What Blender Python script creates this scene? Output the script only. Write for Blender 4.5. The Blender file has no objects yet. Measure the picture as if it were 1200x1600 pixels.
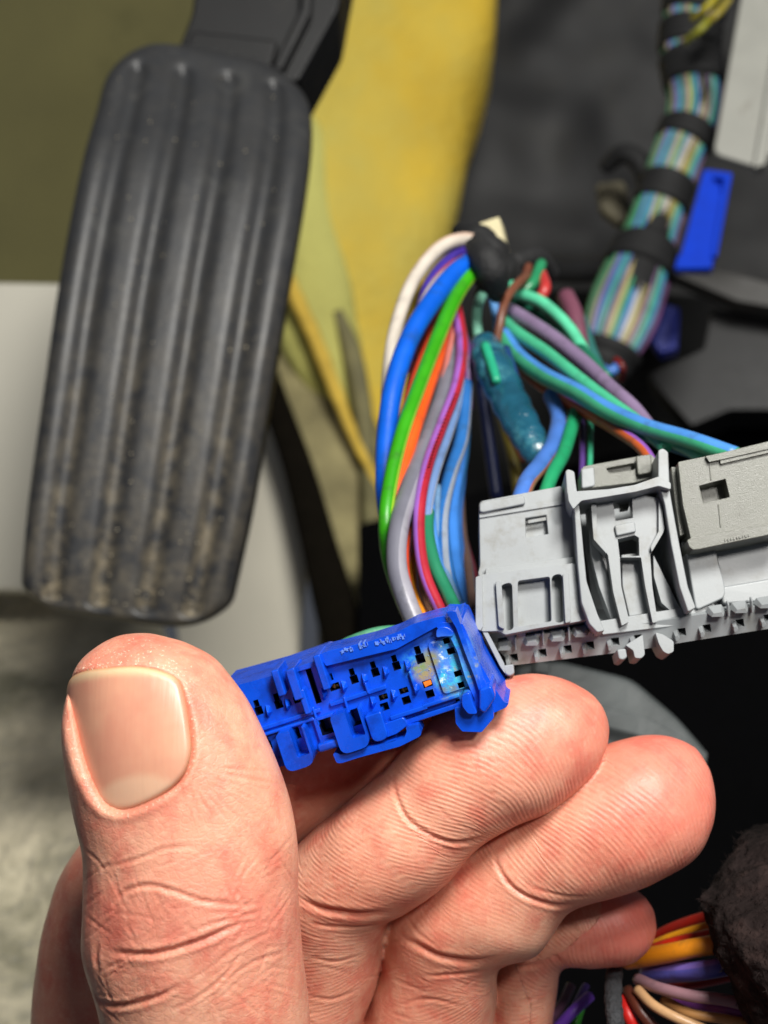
import bpy, bmesh, math, random
import numpy as np
from mathutils import Vector, noise as mnoise
random.seed(7); np.random.seed(7)
sc = bpy.context.scene
# ---------------------------------------------------------------- camera, world, lamps, exposure
# one unit is one centimetre; the camera is at the origin and looks along +Y into the footwell
sc.unit_settings.system = 'METRIC'; sc.unit_settings.scale_length = 0.01
FPX = 2400.0
cam = bpy.data.objects.new('camera', bpy.data.cameras.new('camera')); sc.collection.objects.link(cam)
cam.rotation_euler = (math.radians(90), 0, 0)
cam.data.sensor_fit = 'HORIZONTAL'; cam.data.sensor_width = 36; cam.data.lens = 36*FPX/1200
cam.data.clip_start = 0.5; cam.data.clip_end = 500
cam.data.dof.use_dof = True; cam.data.dof.focus_distance = 15.7; cam.data.dof.aperture_fstop = 0.44
sc.camera = cam
w = bpy.data.worlds.new('World'); sc.world = w; w.use_nodes = True
w.node_tree.nodes['Background'].inputs[0].default_value = (0.80, 0.86, 1, 1)
w.node_tree.nodes['Background'].inputs[1].default_value = 0.075
sc.view_settings.view_transform = 'Standard'; sc.view_settings.look = 'None'
sc.view_settings.exposure = 0.0; sc.view_settings.gamma = 1
def area(name, loc, aim, size, power, col):
    l = bpy.data.lights.new(name, 'AREA'); l.energy = power; l.size = size; l.color = col; l.shape = 'DISK'
    o = bpy.data.objects.new(name, l); sc.collection.objects.link(o); o.location = loc
    o.rotation_euler = (Vector(aim)-Vector(loc)).to_track_quat('-Z', 'Y').to_euler(); return o
area('work_lamp', (7.5, -2, 7.2), (0, 17, -2), 2.6, 2350, (1, 0.96, 0.91))
area('background_fill', (9, -12, 30), (-6, 44, 2), 15, 36000, (1, 0.98, 0.93))  # added fill lamp that brightens the pedal and background; no such source is seen
# ---------------------------------------------------------------- helpers
DK = 1.0   # depth of the far background relative to the numbers written for it
def P(px, py, d): d = d*DK; return Vector(((px-600)/FPX*d, d, (800-py)/FPX*d))
def lin(c):
    return tuple(((v/255)/12.92 if v/255 <= 0.04045 else ((v/255+0.055)/1.055)**2.4) for v in c)
def link(o, parent=None):
    sc.collection.objects.link(o)
    if parent: o.parent = parent
    return o
def thing(name, label, cat, group=None, loc=(0, 0, 0)):
    o = bpy.data.objects.new(name, None); o.empty_display_size = 0.3; link(o)
    o['label'] = label; o['category'] = cat
    if group: o['group'] = group
    return o
def tag(o, label=None, cat=None, group=None, kind=None):
    if label: o['label'] = label
    if cat: o['category'] = cat
    if group: o['group'] = group
    if kind: o['kind'] = kind
    return o
def mesh_obj(name, verts, faces, mats, parent=None, smooth=True, midx=None):
    me = bpy.data.meshes.new(name); me.from_pydata([tuple(v) for v in verts], [], faces)
    for m in (mats if isinstance(mats, (list, tuple)) else [mats]): me.materials.append(m)
    if midx is not None: me.polygons.foreach_set('material_index', midx)
    me.polygons.foreach_set('use_smooth', [smooth]*len(me.polygons)); me.update()
    return link(bpy.data.objects.new(name, me), parent)
def cr(pts, n):
    """Catmull-Rom through tuples of any length; n steps per span"""
    A = np.array(pts, float); k = len(A); out = []
    E = np.vstack([2*A[0]-A[1], A, 2*A[-1]-A[-2]])
    for i in range(k-1):
        p0, p1, p2, p3 = E[i:i+4]
        for j in range(n):
            t = j/n
            out.append(0.5*((2*p1)+(-p0+p2)*t+(2*p0-5*p1+4*p2-p3)*t*t+(-p0+3*p1-3*p2+p3)*t**3))
    out.append(A[-1]); return np.array(out)
# ---------------------------------------------------------------- materials
def nodes(m): return m.node_tree.nodes, m.node_tree.links
def mat(name, rgb, rough=0.5, var=0.12, vscale=3.0, bump=0.0, bscale=30.0, spec=0.5, dirt=None, dscale=2.0, dlo=0.55, dhi=0.7,
        sss=0.0, sheen=0.0, coat=0.0, trans=0.0, alpha=1.0, metal=0.0):
    m = bpy.data.materials.new(name); m.use_nodes = True; N, L = nodes(m); b = N['Principled BSDF']
    c = lin(rgb)
    tc = N.new('ShaderNodeTexCoord'); nz = N.new('ShaderNodeTexNoise'); nz.inputs['Scale'].default_value = vscale
    nz.inputs['Detail'].default_value = 6; L.new(tc.outputs['Object'], nz.inputs['Vector'])
    mx = N.new('ShaderNodeMix'); mx.data_type = 'RGBA'
    mx.inputs[6].default_value = tuple(v*(1-var) for v in c)+(1,)
    mx.inputs[7].default_value = tuple(min(1, v*(1+var)) for v in c)+(1,)
    mr = N.new('ShaderNodeMapRange'); mr.inputs[1].default_value = 0.3; mr.inputs[2].default_value = 0.7
    L.new(nz.outputs['Fac'], mr.inputs[0]); L.new(mr.outputs[0], mx.inputs[0]); out = mx.outputs[2]
    if dirt:
        n2 = N.new('ShaderNodeTexNoise'); n2.inputs['Scale'].default_value = dscale; n2.inputs['Detail'].default_value = 9
        n2.inputs['Roughness'].default_value = 0.65; L.new(tc.outputs['Object'], n2.inputs['Vector'])
        r2 = N.new('ShaderNodeMapRange'); r2.inputs[1].default_value = dlo; r2.inputs[2].default_value = dhi
        m2 = N.new('ShaderNodeMix'); m2.data_type = 'RGBA'; m2.inputs[7].default_value = lin(dirt)+(1,)
        L.new(n2.outputs['Fac'], r2.inputs[0]); L.new(r2.outputs[0], m2.inputs[0]); L.new(out, m2.inputs[6]); out = m2.outputs[2]
    L.new(out, b.inputs['Base Color'])
    b.inputs['Specular IOR Level'].default_value = spec; b.inputs['Metallic'].default_value = metal
    rr = N.new('ShaderNodeMapRange'); rr.inputs[3].default_value = max(0.03, rough-0.1); rr.inputs[4].default_value = min(1, rough+0.1)
    L.new(nz.outputs['Fac'], rr.inputs[0]); L.new(rr.outputs[0], b.inputs['Roughness'])
    if sss: b.inputs['Subsurface Weight'].default_value = sss; b.inputs['Subsurface Radius'].default_value = (c[0]+.1, c[1]+.1, c[2]+.1); b.inputs['Subsurface Scale'].default_value = 0.06
    if sheen: b.inputs['Sheen Weight'].default_value = sheen
    if coat: b.inputs['Coat Weight'].default_value = coat; b.inputs['Coat Roughness'].default_value = 0.2
    if trans: b.inputs['Transmission Weight'].default_value = trans
    b.inputs['Alpha'].default_value = alpha
    if bump:
        n3 = N.new('ShaderNodeTexNoise'); n3.inputs['Scale'].default_value = bscale; n3.inputs['Detail'].default_value = 5
        L.new(tc.outputs['Object'], n3.inputs['Vector'])
        bp = N.new('ShaderNodeBump'); bp.inputs['Strength'].default_value = 1; bp.inputs['Distance'].default_value = bump
        L.new(n3.outputs['Fac'], bp.inputs['Height']); L.new(bp.outputs[0], b.inputs['Normal'])
    return m
_wm = {}
def wmat(rgb):
    if rgb not in _wm:
        _wm[rgb] = mat('wire_insulation_%02x%02x%02x' % rgb, tuple(v*.90 for v in rgb), 0.40, 0.12, 2.0, 0.003, 25, dirt=tuple(int(v*0.45+26) for v in rgb), dscale=3, dlo=.54, dhi=.8)
    return _wm[rgb]
M_blue = mat('blue_plastic', (6, 74, 206), 0.27, 0.14, 3, 0.002, 60, spec=.6, dirt=(10, 50, 150), dscale=4, dlo=.5, dhi=.75)
M_bluecl = mat('blue_clip_plastic', (20, 60, 190), 0.8, 0.08, spec=.12)
M_grey = mat('pale_grey_plastic', (138, 142, 144), 0.40, 0.06, 2, 0.0012, 70, dirt=(112, 110, 102), dscale=2.6, dlo=.53, dhi=.78)
M_olive = mat('warm_grey_plastic', (100, 101, 93), 0.34, 0.08, 2, 0.004, 90, dirt=(76, 74, 66), dscale=2.5, dlo=.55, dhi=.8)
M_black = mat('black_plastic', (15, 15, 16), 0.5, 0.2, 1, 0.004, 40, spec=.3, dirt=(30, 29, 27), dscale=1.2)
M_tape = mat('black_cloth_tape', (17, 17, 18), 0.75, 0.25, 2, 0.02, 14)
M_void = mat('black_void_and_print', (6, 6, 7), 0.95, 0.2, spec=0.05)  # black put in for unlit depth; also colours the print on a wire
M_dash = mat('charcoal_dashboard_plastic', (32, 32, 33), 0.6, 0.10, 0.25, 0.006, 2, dirt=(44, 42, 37), dscale=.35, dlo=.52, dhi=.75)
M_brass = mat('tin_plated_terminal', (150, 135, 105), 0.3, 0.2, metal=1)
M_copper = mat('copper_residue', (238, 120, 40), 0.45, 0.25, 20)
M_bracket = mat('zinc_bracket', (146, 146, 138), 0.5, 0.08, 1.2, dirt=(110, 104, 92), dscale=1.0, dlo=.58, dhi=.72)
# ---------------------------------------------------------------- shape builders
class Frame:
    """a local face plane in the scene: origin, normal pointing to the viewer side"""
    def __init__(s, px, py, d, n):
        s.O = P(px, py, d); s.n = Vector(n).normalized()
    def pt(s, px, py, w=0.0):
        r = P(px, py, 1.0); return r*((s.O.dot(s.n)+w)/r.dot(s.n))
def prism(F, poly, up, down, wref=None, taper=None):
    """extruded polygon: outline at face height wref (default up), solid from up to -down"""
    wref = up if wref is None else wref
    ref = [F.pt(x, y, wref) for x, y in poly]
    fr = [p+F.n*(up-wref) for p in ref]; bk = [p+F.n*(-down-wref) for p in ref]
    if taper:
        c = sum(fr, Vector())/len(fr); fr = [c+(p-c)*taper for p in fr]
    n = len(poly); area2 = sum(poly[i][0]*poly[(i+1) % n][1]-poly[(i+1) % n][0]*poly[i][1] for i in range(n))
    fs = [list(range(n)), list(range(2*n-1, n-1, -1))]+[[i, i+n, (i+1) % n+n, (i+1) % n] for i in range(n)]
    if area2 > 0: fs = [f[::-1] for f in fs]
    return fr+bk, fs
def rnd(poly, r, k=4):
    out = []; n = len(poly)
    for i in range(n):
        a, b, c = (Vector(poly[j % n]) for j in (i-1, i, i+1))
        ri = r if not isinstance(r, (list, tuple)) else r[i]
        if ri <= 0: out.append(tuple(b)); continue
        d1 = (a-b); d2 = (c-b); rr = min(ri, d1.length*.48, d2.length*.48)
        p = b+d1.normalized()*rr; q = b+d2.normalized()*rr
        for j in range(k+1):
            t = j/k; out.append(tuple(p*(1-t)**2+b*2*t*(1-t)+q*t*t))
    return out
def rect(cx, cy, w_, h_, ang):
    a = math.radians(ang); ux, uy = math.cos(a), -math.sin(a); vx, vy = math.sin(a), math.cos(a)
    return [(cx+ux*i*w_/2+vx*j*h_/2, cy+uy*i*w_/2+vy*j*h_/2) for i, j in ((-1, -1), (1, -1), (1, 1), (-1, 1))]
def join(parts):
    V = []; Fs = []
    for v, f in parts:
        o = len(V); V += list(v); Fs += [[i+o for i in q] for q in f]
    return V, Fs
def solid(name, parts, m, parent, bevel=0.02, cut=None, seg=2, cutmat=None):
    v, f = join(parts); o = mesh_obj(name, v, f, m, parent, smooth=True)
    if cut:
        cv, cf = join(cut); c = mesh_obj('cutter', cv, cf, cutmat or m)
        md = o.modifiers.new('b', 'BOOLEAN'); md.operation = 'DIFFERENCE'; md.solver = 'EXACT'; md.use_self = True; md.object = c
        if cutmat: md.material_mode = 'TRANSFER'
    if bevel:
        md = o.modifiers.new('bevel', 'BEVEL'); md.width = bevel; md.segments = seg; md.limit_method = 'ANGLE'; md.angle_limit = math.radians(35); md.use_clamp_overlap = True
        md = o.modifiers.new('wn', 'WEIGHTED_NORMAL'); md.keep_sharp = False
    dg = bpy.context.evaluated_depsgraph_get(); dg.update()
    me = bpy.data.meshes.new_from_object(o.evaluated_get(dg)); o.modifiers.clear(); o.data = me; me.name = name
    if cut: bpy.data.objects.remove(c)
    return o
def tube(name, pts, mats, parent=None, seg=14, n=8, stripe=None, twist=0.6, cap=True, wob=0.0, flat=1.0):
    """pts: (px,py,depth,radius_px); a striped tube gets its stripe faces from the second material"""
    C = cr([(*P(a, b, d), r*d*DK/FPX) for a, b, d, r in pts], n)
    V = []; Fc = []; mi = []; k = len(C); ph = random.random()*6.28
    for i in range(k):
        c = Vector(C[i][:3]); T = Vector(C[min(i+1, k-1)][:3])-Vector(C[max(i-1, 0)][:3]); T.normalize()
        up = Vector((0.05, -1, 0.02)); up = (up-T*up.dot(T)).normalized(); s = T.cross(up); r = C[i][3]*(1+wob*math.sin(i*1.3+ph))
        for j in range(seg):
            a = 2*math.pi*j/seg+twist*i/n*0.5
            V.append(c+(up*math.cos(a)*flat+s*math.sin(a))*r)
    for i in range(k-1):
        for j in range(seg):
            Fc.append([i*seg+j, i*seg+(j+1) % seg, (i+1)*seg+(j+1) % seg, (i+1)*seg+j])
            mi.append(1 if stripe and any(lo <= j < hi for lo, hi in stripe) else 0)
    if cap: Fc.append(list(range(seg))[::-1]); Fc.append([(k-1)*seg+j for j in range(seg)]); mi += [0, 0]
    return mesh_obj(name, V, Fc, mats, parent, True, mi)
def wire(label, pts, r, rgb, rgb2=None, group=None, stripe=((0, 4),), twist=0.6, name='wire'):
    pts = [(p[0], p[1], p[2], p[3] if len(p) > 3 else r) for p in pts]
    ms = [wmat(rgb)]+([wmat(rgb2)] if rgb2 else [])
    o = tube(name, pts, ms, None, stripe=stripe if rgb2 else None, twist=twist)
    return tag(o, label, 'wire', group)
def sheet(name, corners, nu, nv, m, bumpf=None, parent=None):
    """bilinear sheet: corners TL,TR,BR,BL as (px,py,depth)"""
    a, b, c, d = (P(*q) for q in corners); V = []; Fc = []
    for j in range(nv+1):
        for i in range(nu+1):
            u, v = i/nu, j/nv; p = a*(1-u)*(1-v)+b*u*(1-v)+c*u*v+d*(1-u)*v
            if bumpf: p = p+Vector((0, bumpf(u, v, p), 0))
            V.append(p)
    for j in range(nv):
        for i in range(nu): q = j*(nu+1)+i; Fc.append([q, q+nu+1, q+nu+2, q+1])
    return mesh_obj(name, V, Fc, m, parent)
def loft_rings(st, n=8, seg=40, e=2.0, tilt=None):
    """st: (Lx,Ly,Rx,Ry,depth,half_thickness cm) -> verts, faces, centre line, half widths"""
    S = cr(st, n); V = []; Fc = []; C = []; W = []
    for q in S:
        L = P(q[0], q[1], q[4]); R = P(q[2], q[3], q[4]); c = (L+R)/2; h = (R-L)/2; C.append(tuple(c)); W.append(h.length)
        for j in range(seg):
            a = 2*math.pi*j/seg; ca, sa = math.cos(a), math.sin(a)
            f = (abs(ca)**e+abs(sa)**e)**(-1/e)
            V.append(c+h*ca*f+Vector((0, -1, 0))*sa*f*max(q[5], .005))
    k = len(S)
    for i in range(k-1):
        for j in range(seg): Fc.append([i*seg+j, (i+1)*seg+j, (i+1)*seg+(j+1) % seg, i*seg+(j+1) % seg])
    Fc.append(list(range(seg))); Fc.append([(k-1)*seg+j for j in range(seg)][::-1])
    return V, Fc, np.array(C), np.array(W)
def nz(p, s): return mnoise.noise(Vector(p)*s)
#@@BACKGROUND
# ---------------------------------------------------------------- the footwell behind everything
DK = 1.3
def wavy(s, a): return lambda u, v, p: a*nz(p, s)
M_carpet = mat('olive_felt_carpet', (112, 107, 66), 0.95, 0.10, 0.25, 0.08, 6, sheen=0.3, dirt=(84, 82, 48), dscale=.15)
M_floor = mat('grey_carpet', (218, 208, 180), 0.95, 0.35, 0.35, 0.25, 3, sheen=0.3, dirt=(128, 124, 102), dscale=0.45, dlo=.42, dhi=.66)
M_panel = mat('beige_footwell_panel', (190, 186, 172), 0.6, 0.06, .2)
M_foam = mat('yellow_insulation_foam', (226, 190, 60), 0.85, 0.16, 0.22, 0.1, 2.5, dirt=(192, 188, 104), dscale=.13, dlo=.38, dhi=.78)
M_fibre = mat('beige_fibre_mat', (158, 148, 106), 0.95, 0.3, 0.7, 0.15, 5, dirt=(104, 98, 66), dscale=.5)
tag(sheet('back_wall', [(-500, -500, 52), (900, -500, 52), (900, 520, 50), (-500, 520, 50)], 40, 30, M_carpet, wavy(.12, .6)), kind='structure')
tag(sheet('floor', [(-500, 860, 33), (225, 900, 33), (640, 1900, 21), (-500, 1900, 21)], 60, 50, M_floor, wavy(.35, 1.6)), kind='structure')
# pale panel to the left of the pedal
F = Frame(40, 660, 31, (0.1, -1, .12))
o = solid('trim_panel', [prism(F, rnd([(-500, 432), (150, 442), (130, 930), (-500, 905)], 14), 0, .6)], M_panel, None, .15)
tag(o, 'pale beige trim panel at left edge behind the pedal', 'trim panel')
F = Frame(440, 840, 38.5, (-.1, -1, .05))
o = solid('floor_pan', [prism(F, rnd([(330, 560), (415, 640), (486, 830), (470, 960), (458, 1180), (300, 1180), (250, 800)], 20), 0, .5)], mat('pale_floor_pan_paint', (218, 212, 194), .6, .08, .15), None, .2)
tag(o, 'smooth pale floor plate between the pedal and a black strut', 'floor plate')
o = tube('strut', [(390, 520, 37.6, 22), (426, 620, 37.3, 22), (464, 725, 37, 24), (498, 850, 36.6, 29), (532, 980, 36.2, 34), (580, 1180, 36, 30)], mat('black_strut_paint', (20, 17, 12), .95, .2, spec=.05), None, flat=.5)
tag(o, 'black slanted strut crossing below the pedal edge', 'strut')
def blob(name, st, m, amp=.3, s=.5, label=None, cat=None, kind=None, e=2.4, parent=None, seg=48):
    V, Fc, _, _ = loft_rings(st, 10, seg, e)
    V = [v+Vector((nz(v, s), 0.8*nz(v+Vector((9, 3, 1)), s), nz(v+Vector((3, 9, 4)), s)))*amp for v in V]
    o = mesh_obj(name, V, Fc, m, parent); return tag(o, label, cat, None, kind)
blob('foam_pad', [(560, -260, 800, -260, 45, 1.0), (530, -120, 760, -120, 44.5, 1.6), (500, 10, 768, 0, 44, 2.6), (455, 130, 784, 130, 43.5, 3.2), (430, 260, 768, 260, 43, 3.4), (428, 360, 746, 380, 42.6, 3.2),
     (440, 470, 690, 490, 42.4, 2.4), (480, 590, 650, 610, 42.2, 2.0), (520, 700, 640, 720, 42, 1.4), (560, 780, 630, 800, 42, .8)], M_foam, 1.7, .15,
     'soft bulging yellow insulation pad behind the wire bundle', 'insulation pad', e=2.6)
blob('fibre_mat', [(396, 400, 520, 400, 41.5, .5), (402, 520, 560, 520, 41, .8), (420, 640, 590, 640, 40.6, 1.0), (455, 760, 618, 760, 40, 1.0), (480, 880, 640, 880, 39.5, 1.0), (500, 1000, 660, 1000, 39, 1.0), (530, 1200, 690, 1200, 38.5, .9)],
     M_fibre, .45, .4, 'beige fibre mat strip beside the black strut', 'fibre mat')
o = tube('edge_cord', [(436, 395, 39.6, 8), (458, 455, 39.2, 12), (488, 520, 39, 12), (524, 610, 38.8, 11), (556, 690, 38.8, 8), (585, 750, 38.6, 7), (600, 830, 38.4, 6)], mat('yellow_cord', (222, 186, 74), .8, .15, 1.5, .05, 6), None, wob=.06)
tag(o, 'thin yellow cord edging the fibre mat', 'cord')
o = tube('hose', [(528, 486, 39.8, 8), (550, 550, 39.6, 15), (566, 630, 39.3, 15), (576, 720, 38.9, 13), (582, 840, 38, 15), (590, 1000, 37.5, 15)], mat('grey_hose_rubber', (120, 114, 76), .7, .3, 1), None, flat=.7)
tag(o, 'dull grey hose lying against the yellow pad', 'hose')
# black sheet standing in for unlit depth, and the dashboard underside at the right
tag(sheet('void_black_sheet', [(560, 820, 36), (1700, 500, 36), (1700, 2000, 30), (560, 2000, 30)], 20, 20, M_void, wavy(.2, .5)), kind='structure')
M_fold = mat('pale_padding', (204, 200, 112), .9, .14, .25, .08, 3)
blob('foam_flap', [(450, 120, 470, 130, 40.9, .1), (440, 200, 500, 210, 40.7, .5), (424, 300, 525, 320, 40.6, .8), (426, 400, 536, 430, 40.4, .9), (440, 500, 545, 520, 40.4, .8), (476, 600, 566, 620, 40.4, .6), (530, 700, 584, 710, 40.4, .4)], M_fold, .7, .3, 'pale greenish padded flap between the pedal and the yellow pad', 'padding flap')
dash = thing('dashboard_underside', 'charcoal dashboard underside panel filling the upper right', 'dashboard panel')
sheet('moulding', [(730, -500, 50), (1800, -500, 47), (1800, 640, 45), (640, 460, 49)], 60, 50, M_dash, lambda u, v, p: 1.2*nz(p, .13)+.3*nz(p, .5), dash)
sheet('moulding', [(630, 440, 48), (1800, 500, 43), (1800, 1150, 40), (640, 950, 46)], 50, 50, mat('dark_lower_moulding', (14, 14, 14), .6, .2, .4, spec=.2), lambda u, v, p: 1.0*nz(p, .2), dash)
F = Frame(1100, 600, 33.5, (-.25, -1, .35))
solid('bracket_plate', [prism(F, rnd([(1010, 585), (1100, 545), (1112, 482), (1320, 500), (1320, 640), (1140, 640), (1080, 665)], 6), 0, 1.4)], mat('dark_plate', (19, 19, 20), .5, .15), dash, .12)
F = Frame(1140, 430, 33, (-.2, -1, .3))
solid('bracket_plate', [prism(F, rnd([(1045, 425), (1058, 402), (1200, 440), (1320, 470), (1320, 500), (1150, 470)], 5), 0, .8)], mat('grey_edge_plate', (48, 46, 43), .5, .15), dash, .08)
o = tube('cable', [(945, 262, 33, 12), (975, 240, 32.6, 16), (1005, 262, 32.4, 17), (1012, 320, 32.4, 16), (990, 390, 32.4, 18), (930, 420, 33, 20), (850, 420, 34, 22)], M_tape, None)
tag(o, 'black taped cable looping in the dark left of the harness', 'cable')
F = Frame(960, 310, 34, (-.2, -1, .1))
o = solid('plastic_tab', [prism(F, rnd([(930, 285), (975, 280), (990, 330), (968, 352), (935, 325)], 10), 0, .8)], mat('dusty_olive_tab', (104, 98, 78), .7, .2), None, .15)
tag(o, 'dusty olive plastic tab in the dark beside the harness', 'plastic tab')
DK = 1.0
F = Frame(760, 370, 25.2, (-.3, -1, .3))
o = solid('plastic_tab', [prism(F, rnd([(738, 352), (780, 338), (792, 392), (770, 400), (750, 372)], 4), 0, .35)], mat('cream_tab', (196, 186, 148), .6, .1), None, .05)
tag(o, 'cream plastic tab sticking out above the taped wire bundle', 'plastic tab')
DK = 1.3
# zinc bracket, top right
F = Frame(1160, 120, 30, (-.25, -1, .25))
br = thing('metal_bracket', 'dull pale metal bracket at the top right corner', 'bracket')
solid('plate', [prism(F, rnd([(1185, -160), (1330, -160), (1330, 80), (1186, 262), (1114, 240)], [4, 4, 4, 14, 14]), 0, .22)], M_bracket, br, .05)
solid('flange', [prism(F, rnd([(1222, 0), (1236, 10), (1196, 256), (1178, 262)], 3), .28, .2)], M_bracket, br, .04)
# blue clip
F = Frame(1100, 340, 29, (-.2, -1, .2))
cl = thing('cable_clip', 'bright blue upright plastic clip right of the harness', 'clip')
solid('clip_body', [prism(F, rnd([(1100, 264), (1144, 270), (1112, 418), (1056, 418), (1064, 396)], 5), 0, .5)], M_bluecl, cl, .05,
      cut=[prism(F, [(1112, 276), (1134, 280), (1126, 302)], .3, .25, 0)])
solid('clip_lip', [prism(F, rnd([(1060, 398), (1114, 404), (1112, 419), (1054, 420)], 3), .12, .2), prism(F, rnd([(1133, 270), (1144, 270), (1120, 400), (1112, 400)], 2), .12, .2)], M_bluecl, cl, .03)
F = Frame(1040, 520, 31.5, (-.2, -1, .2))
o = solid('cable_clip', [prism(F, rnd([(1018, 470), (1062, 480), (1058, 545), (1032, 552), (1006, 515)], 6), 0, .7)], mat('deep_blue_clip', (20, 40, 150), .5), None, .06)
tag(o, 'dark blue clip half hidden under the harness tail', 'clip')
# ---------------------------------------------------------------- the taped harness at the right: wires and tape wraps are its parts
hn = thing('taped_harness', 'thick striped wire harness wrapped in spaced black tape', 'wire harness')
path = cr([(1100, -140, 32.5, 46), (1090, -20, 32.2, 46), (1078, 70, 32, 45), (1086, 165, 31.6, 43), (1054, 256, 31.2, 40), (1022, 352, 30.8, 42), (975, 485, 30, 57), (930, 600, 29.6, 30)], 8)
cols = [tuple(int(v*.95) for v in q) for q in [(126, 80, 130), (70, 150, 190), (96, 190, 150), (150, 120, 160), (180, 168, 80), (214, 208, 196), (84, 140, 210), (60, 160, 116), (206, 190, 130), (110, 96, 136), (80, 176, 150), (96, 110, 200), (150, 140, 120), (72, 130, 90)]]
for k in range(14):
    u = (k-6.5)/6.5; ring = []
    for i, q in enumerate(path):
        t = Vector((path[min(i+1, len(path)-1)][0]-path[max(i-1, 0)][0], path[min(i+1, len(path)-1)][1]-path[max(i-1, 0)][1])).normalized()
        nx, ny = t.y, -t.x; off = q[3]*.9*u*(-1)
        ring.append((q[0]+nx*off, q[1]+ny*off, q[2]-.46*math.sqrt(max(0, 1-u*u))*q[3]/44, 4.6*q[3]/44*(1+.0*u)))
    tube('wire', ring[::2], [wmat(cols[k]), wmat(cols[(k*5+3) % 14])], hn, 10, 4, stripe=((0, 3),) if k % 3 == 0 else None)
core = tube('tape_core', [(q[0], q[1], q[2], q[3]*.80) for q in path[::4]], M_tape, hn, 20, 4)
def wrap(a, b, ex=1.13):
    n = len(path)-1; q = [tuple(np.interp(a*n+(b-a)*n*i/6, range(n+1), path[:, c]) for c in range(4)) for i in range(7)]
    tube('tape_wrap', [(p[0], p[1], p[2], p[3]*ex*(0.97+.05*(i % 2))) for i, p in enumerate(q)], M_tape, hn, 22, 4)
def at_y(y): return float(np.interp(y, path[:, 1], range(len(path))))/(len(path)-1)
for ya, yb, ex in ((-140, 26, 1.12), (40, 78, 1.1), (88, 134, 1.12), (200, 226, 1.1), (282, 322, 1.12), (386, 424, 1.12), (545, 600, 1.2)): wrap(at_y(ya), at_y(yb), ex)
for k, (x, y, c) in enumerate([(1108, 8, (190, 176, 40)), (1120, 22, (176, 160, 60)), (1096, 44, (150, 150, 40))]):
    tag(tube('wire', [(x-26, y+22, 30.2, 5), (x, y, 29.8, 6), (x+20, y-24, 30.2, 5)], wmat(c), hn), 'short yellow wire showing above the tape')
DK = 1.0
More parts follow.
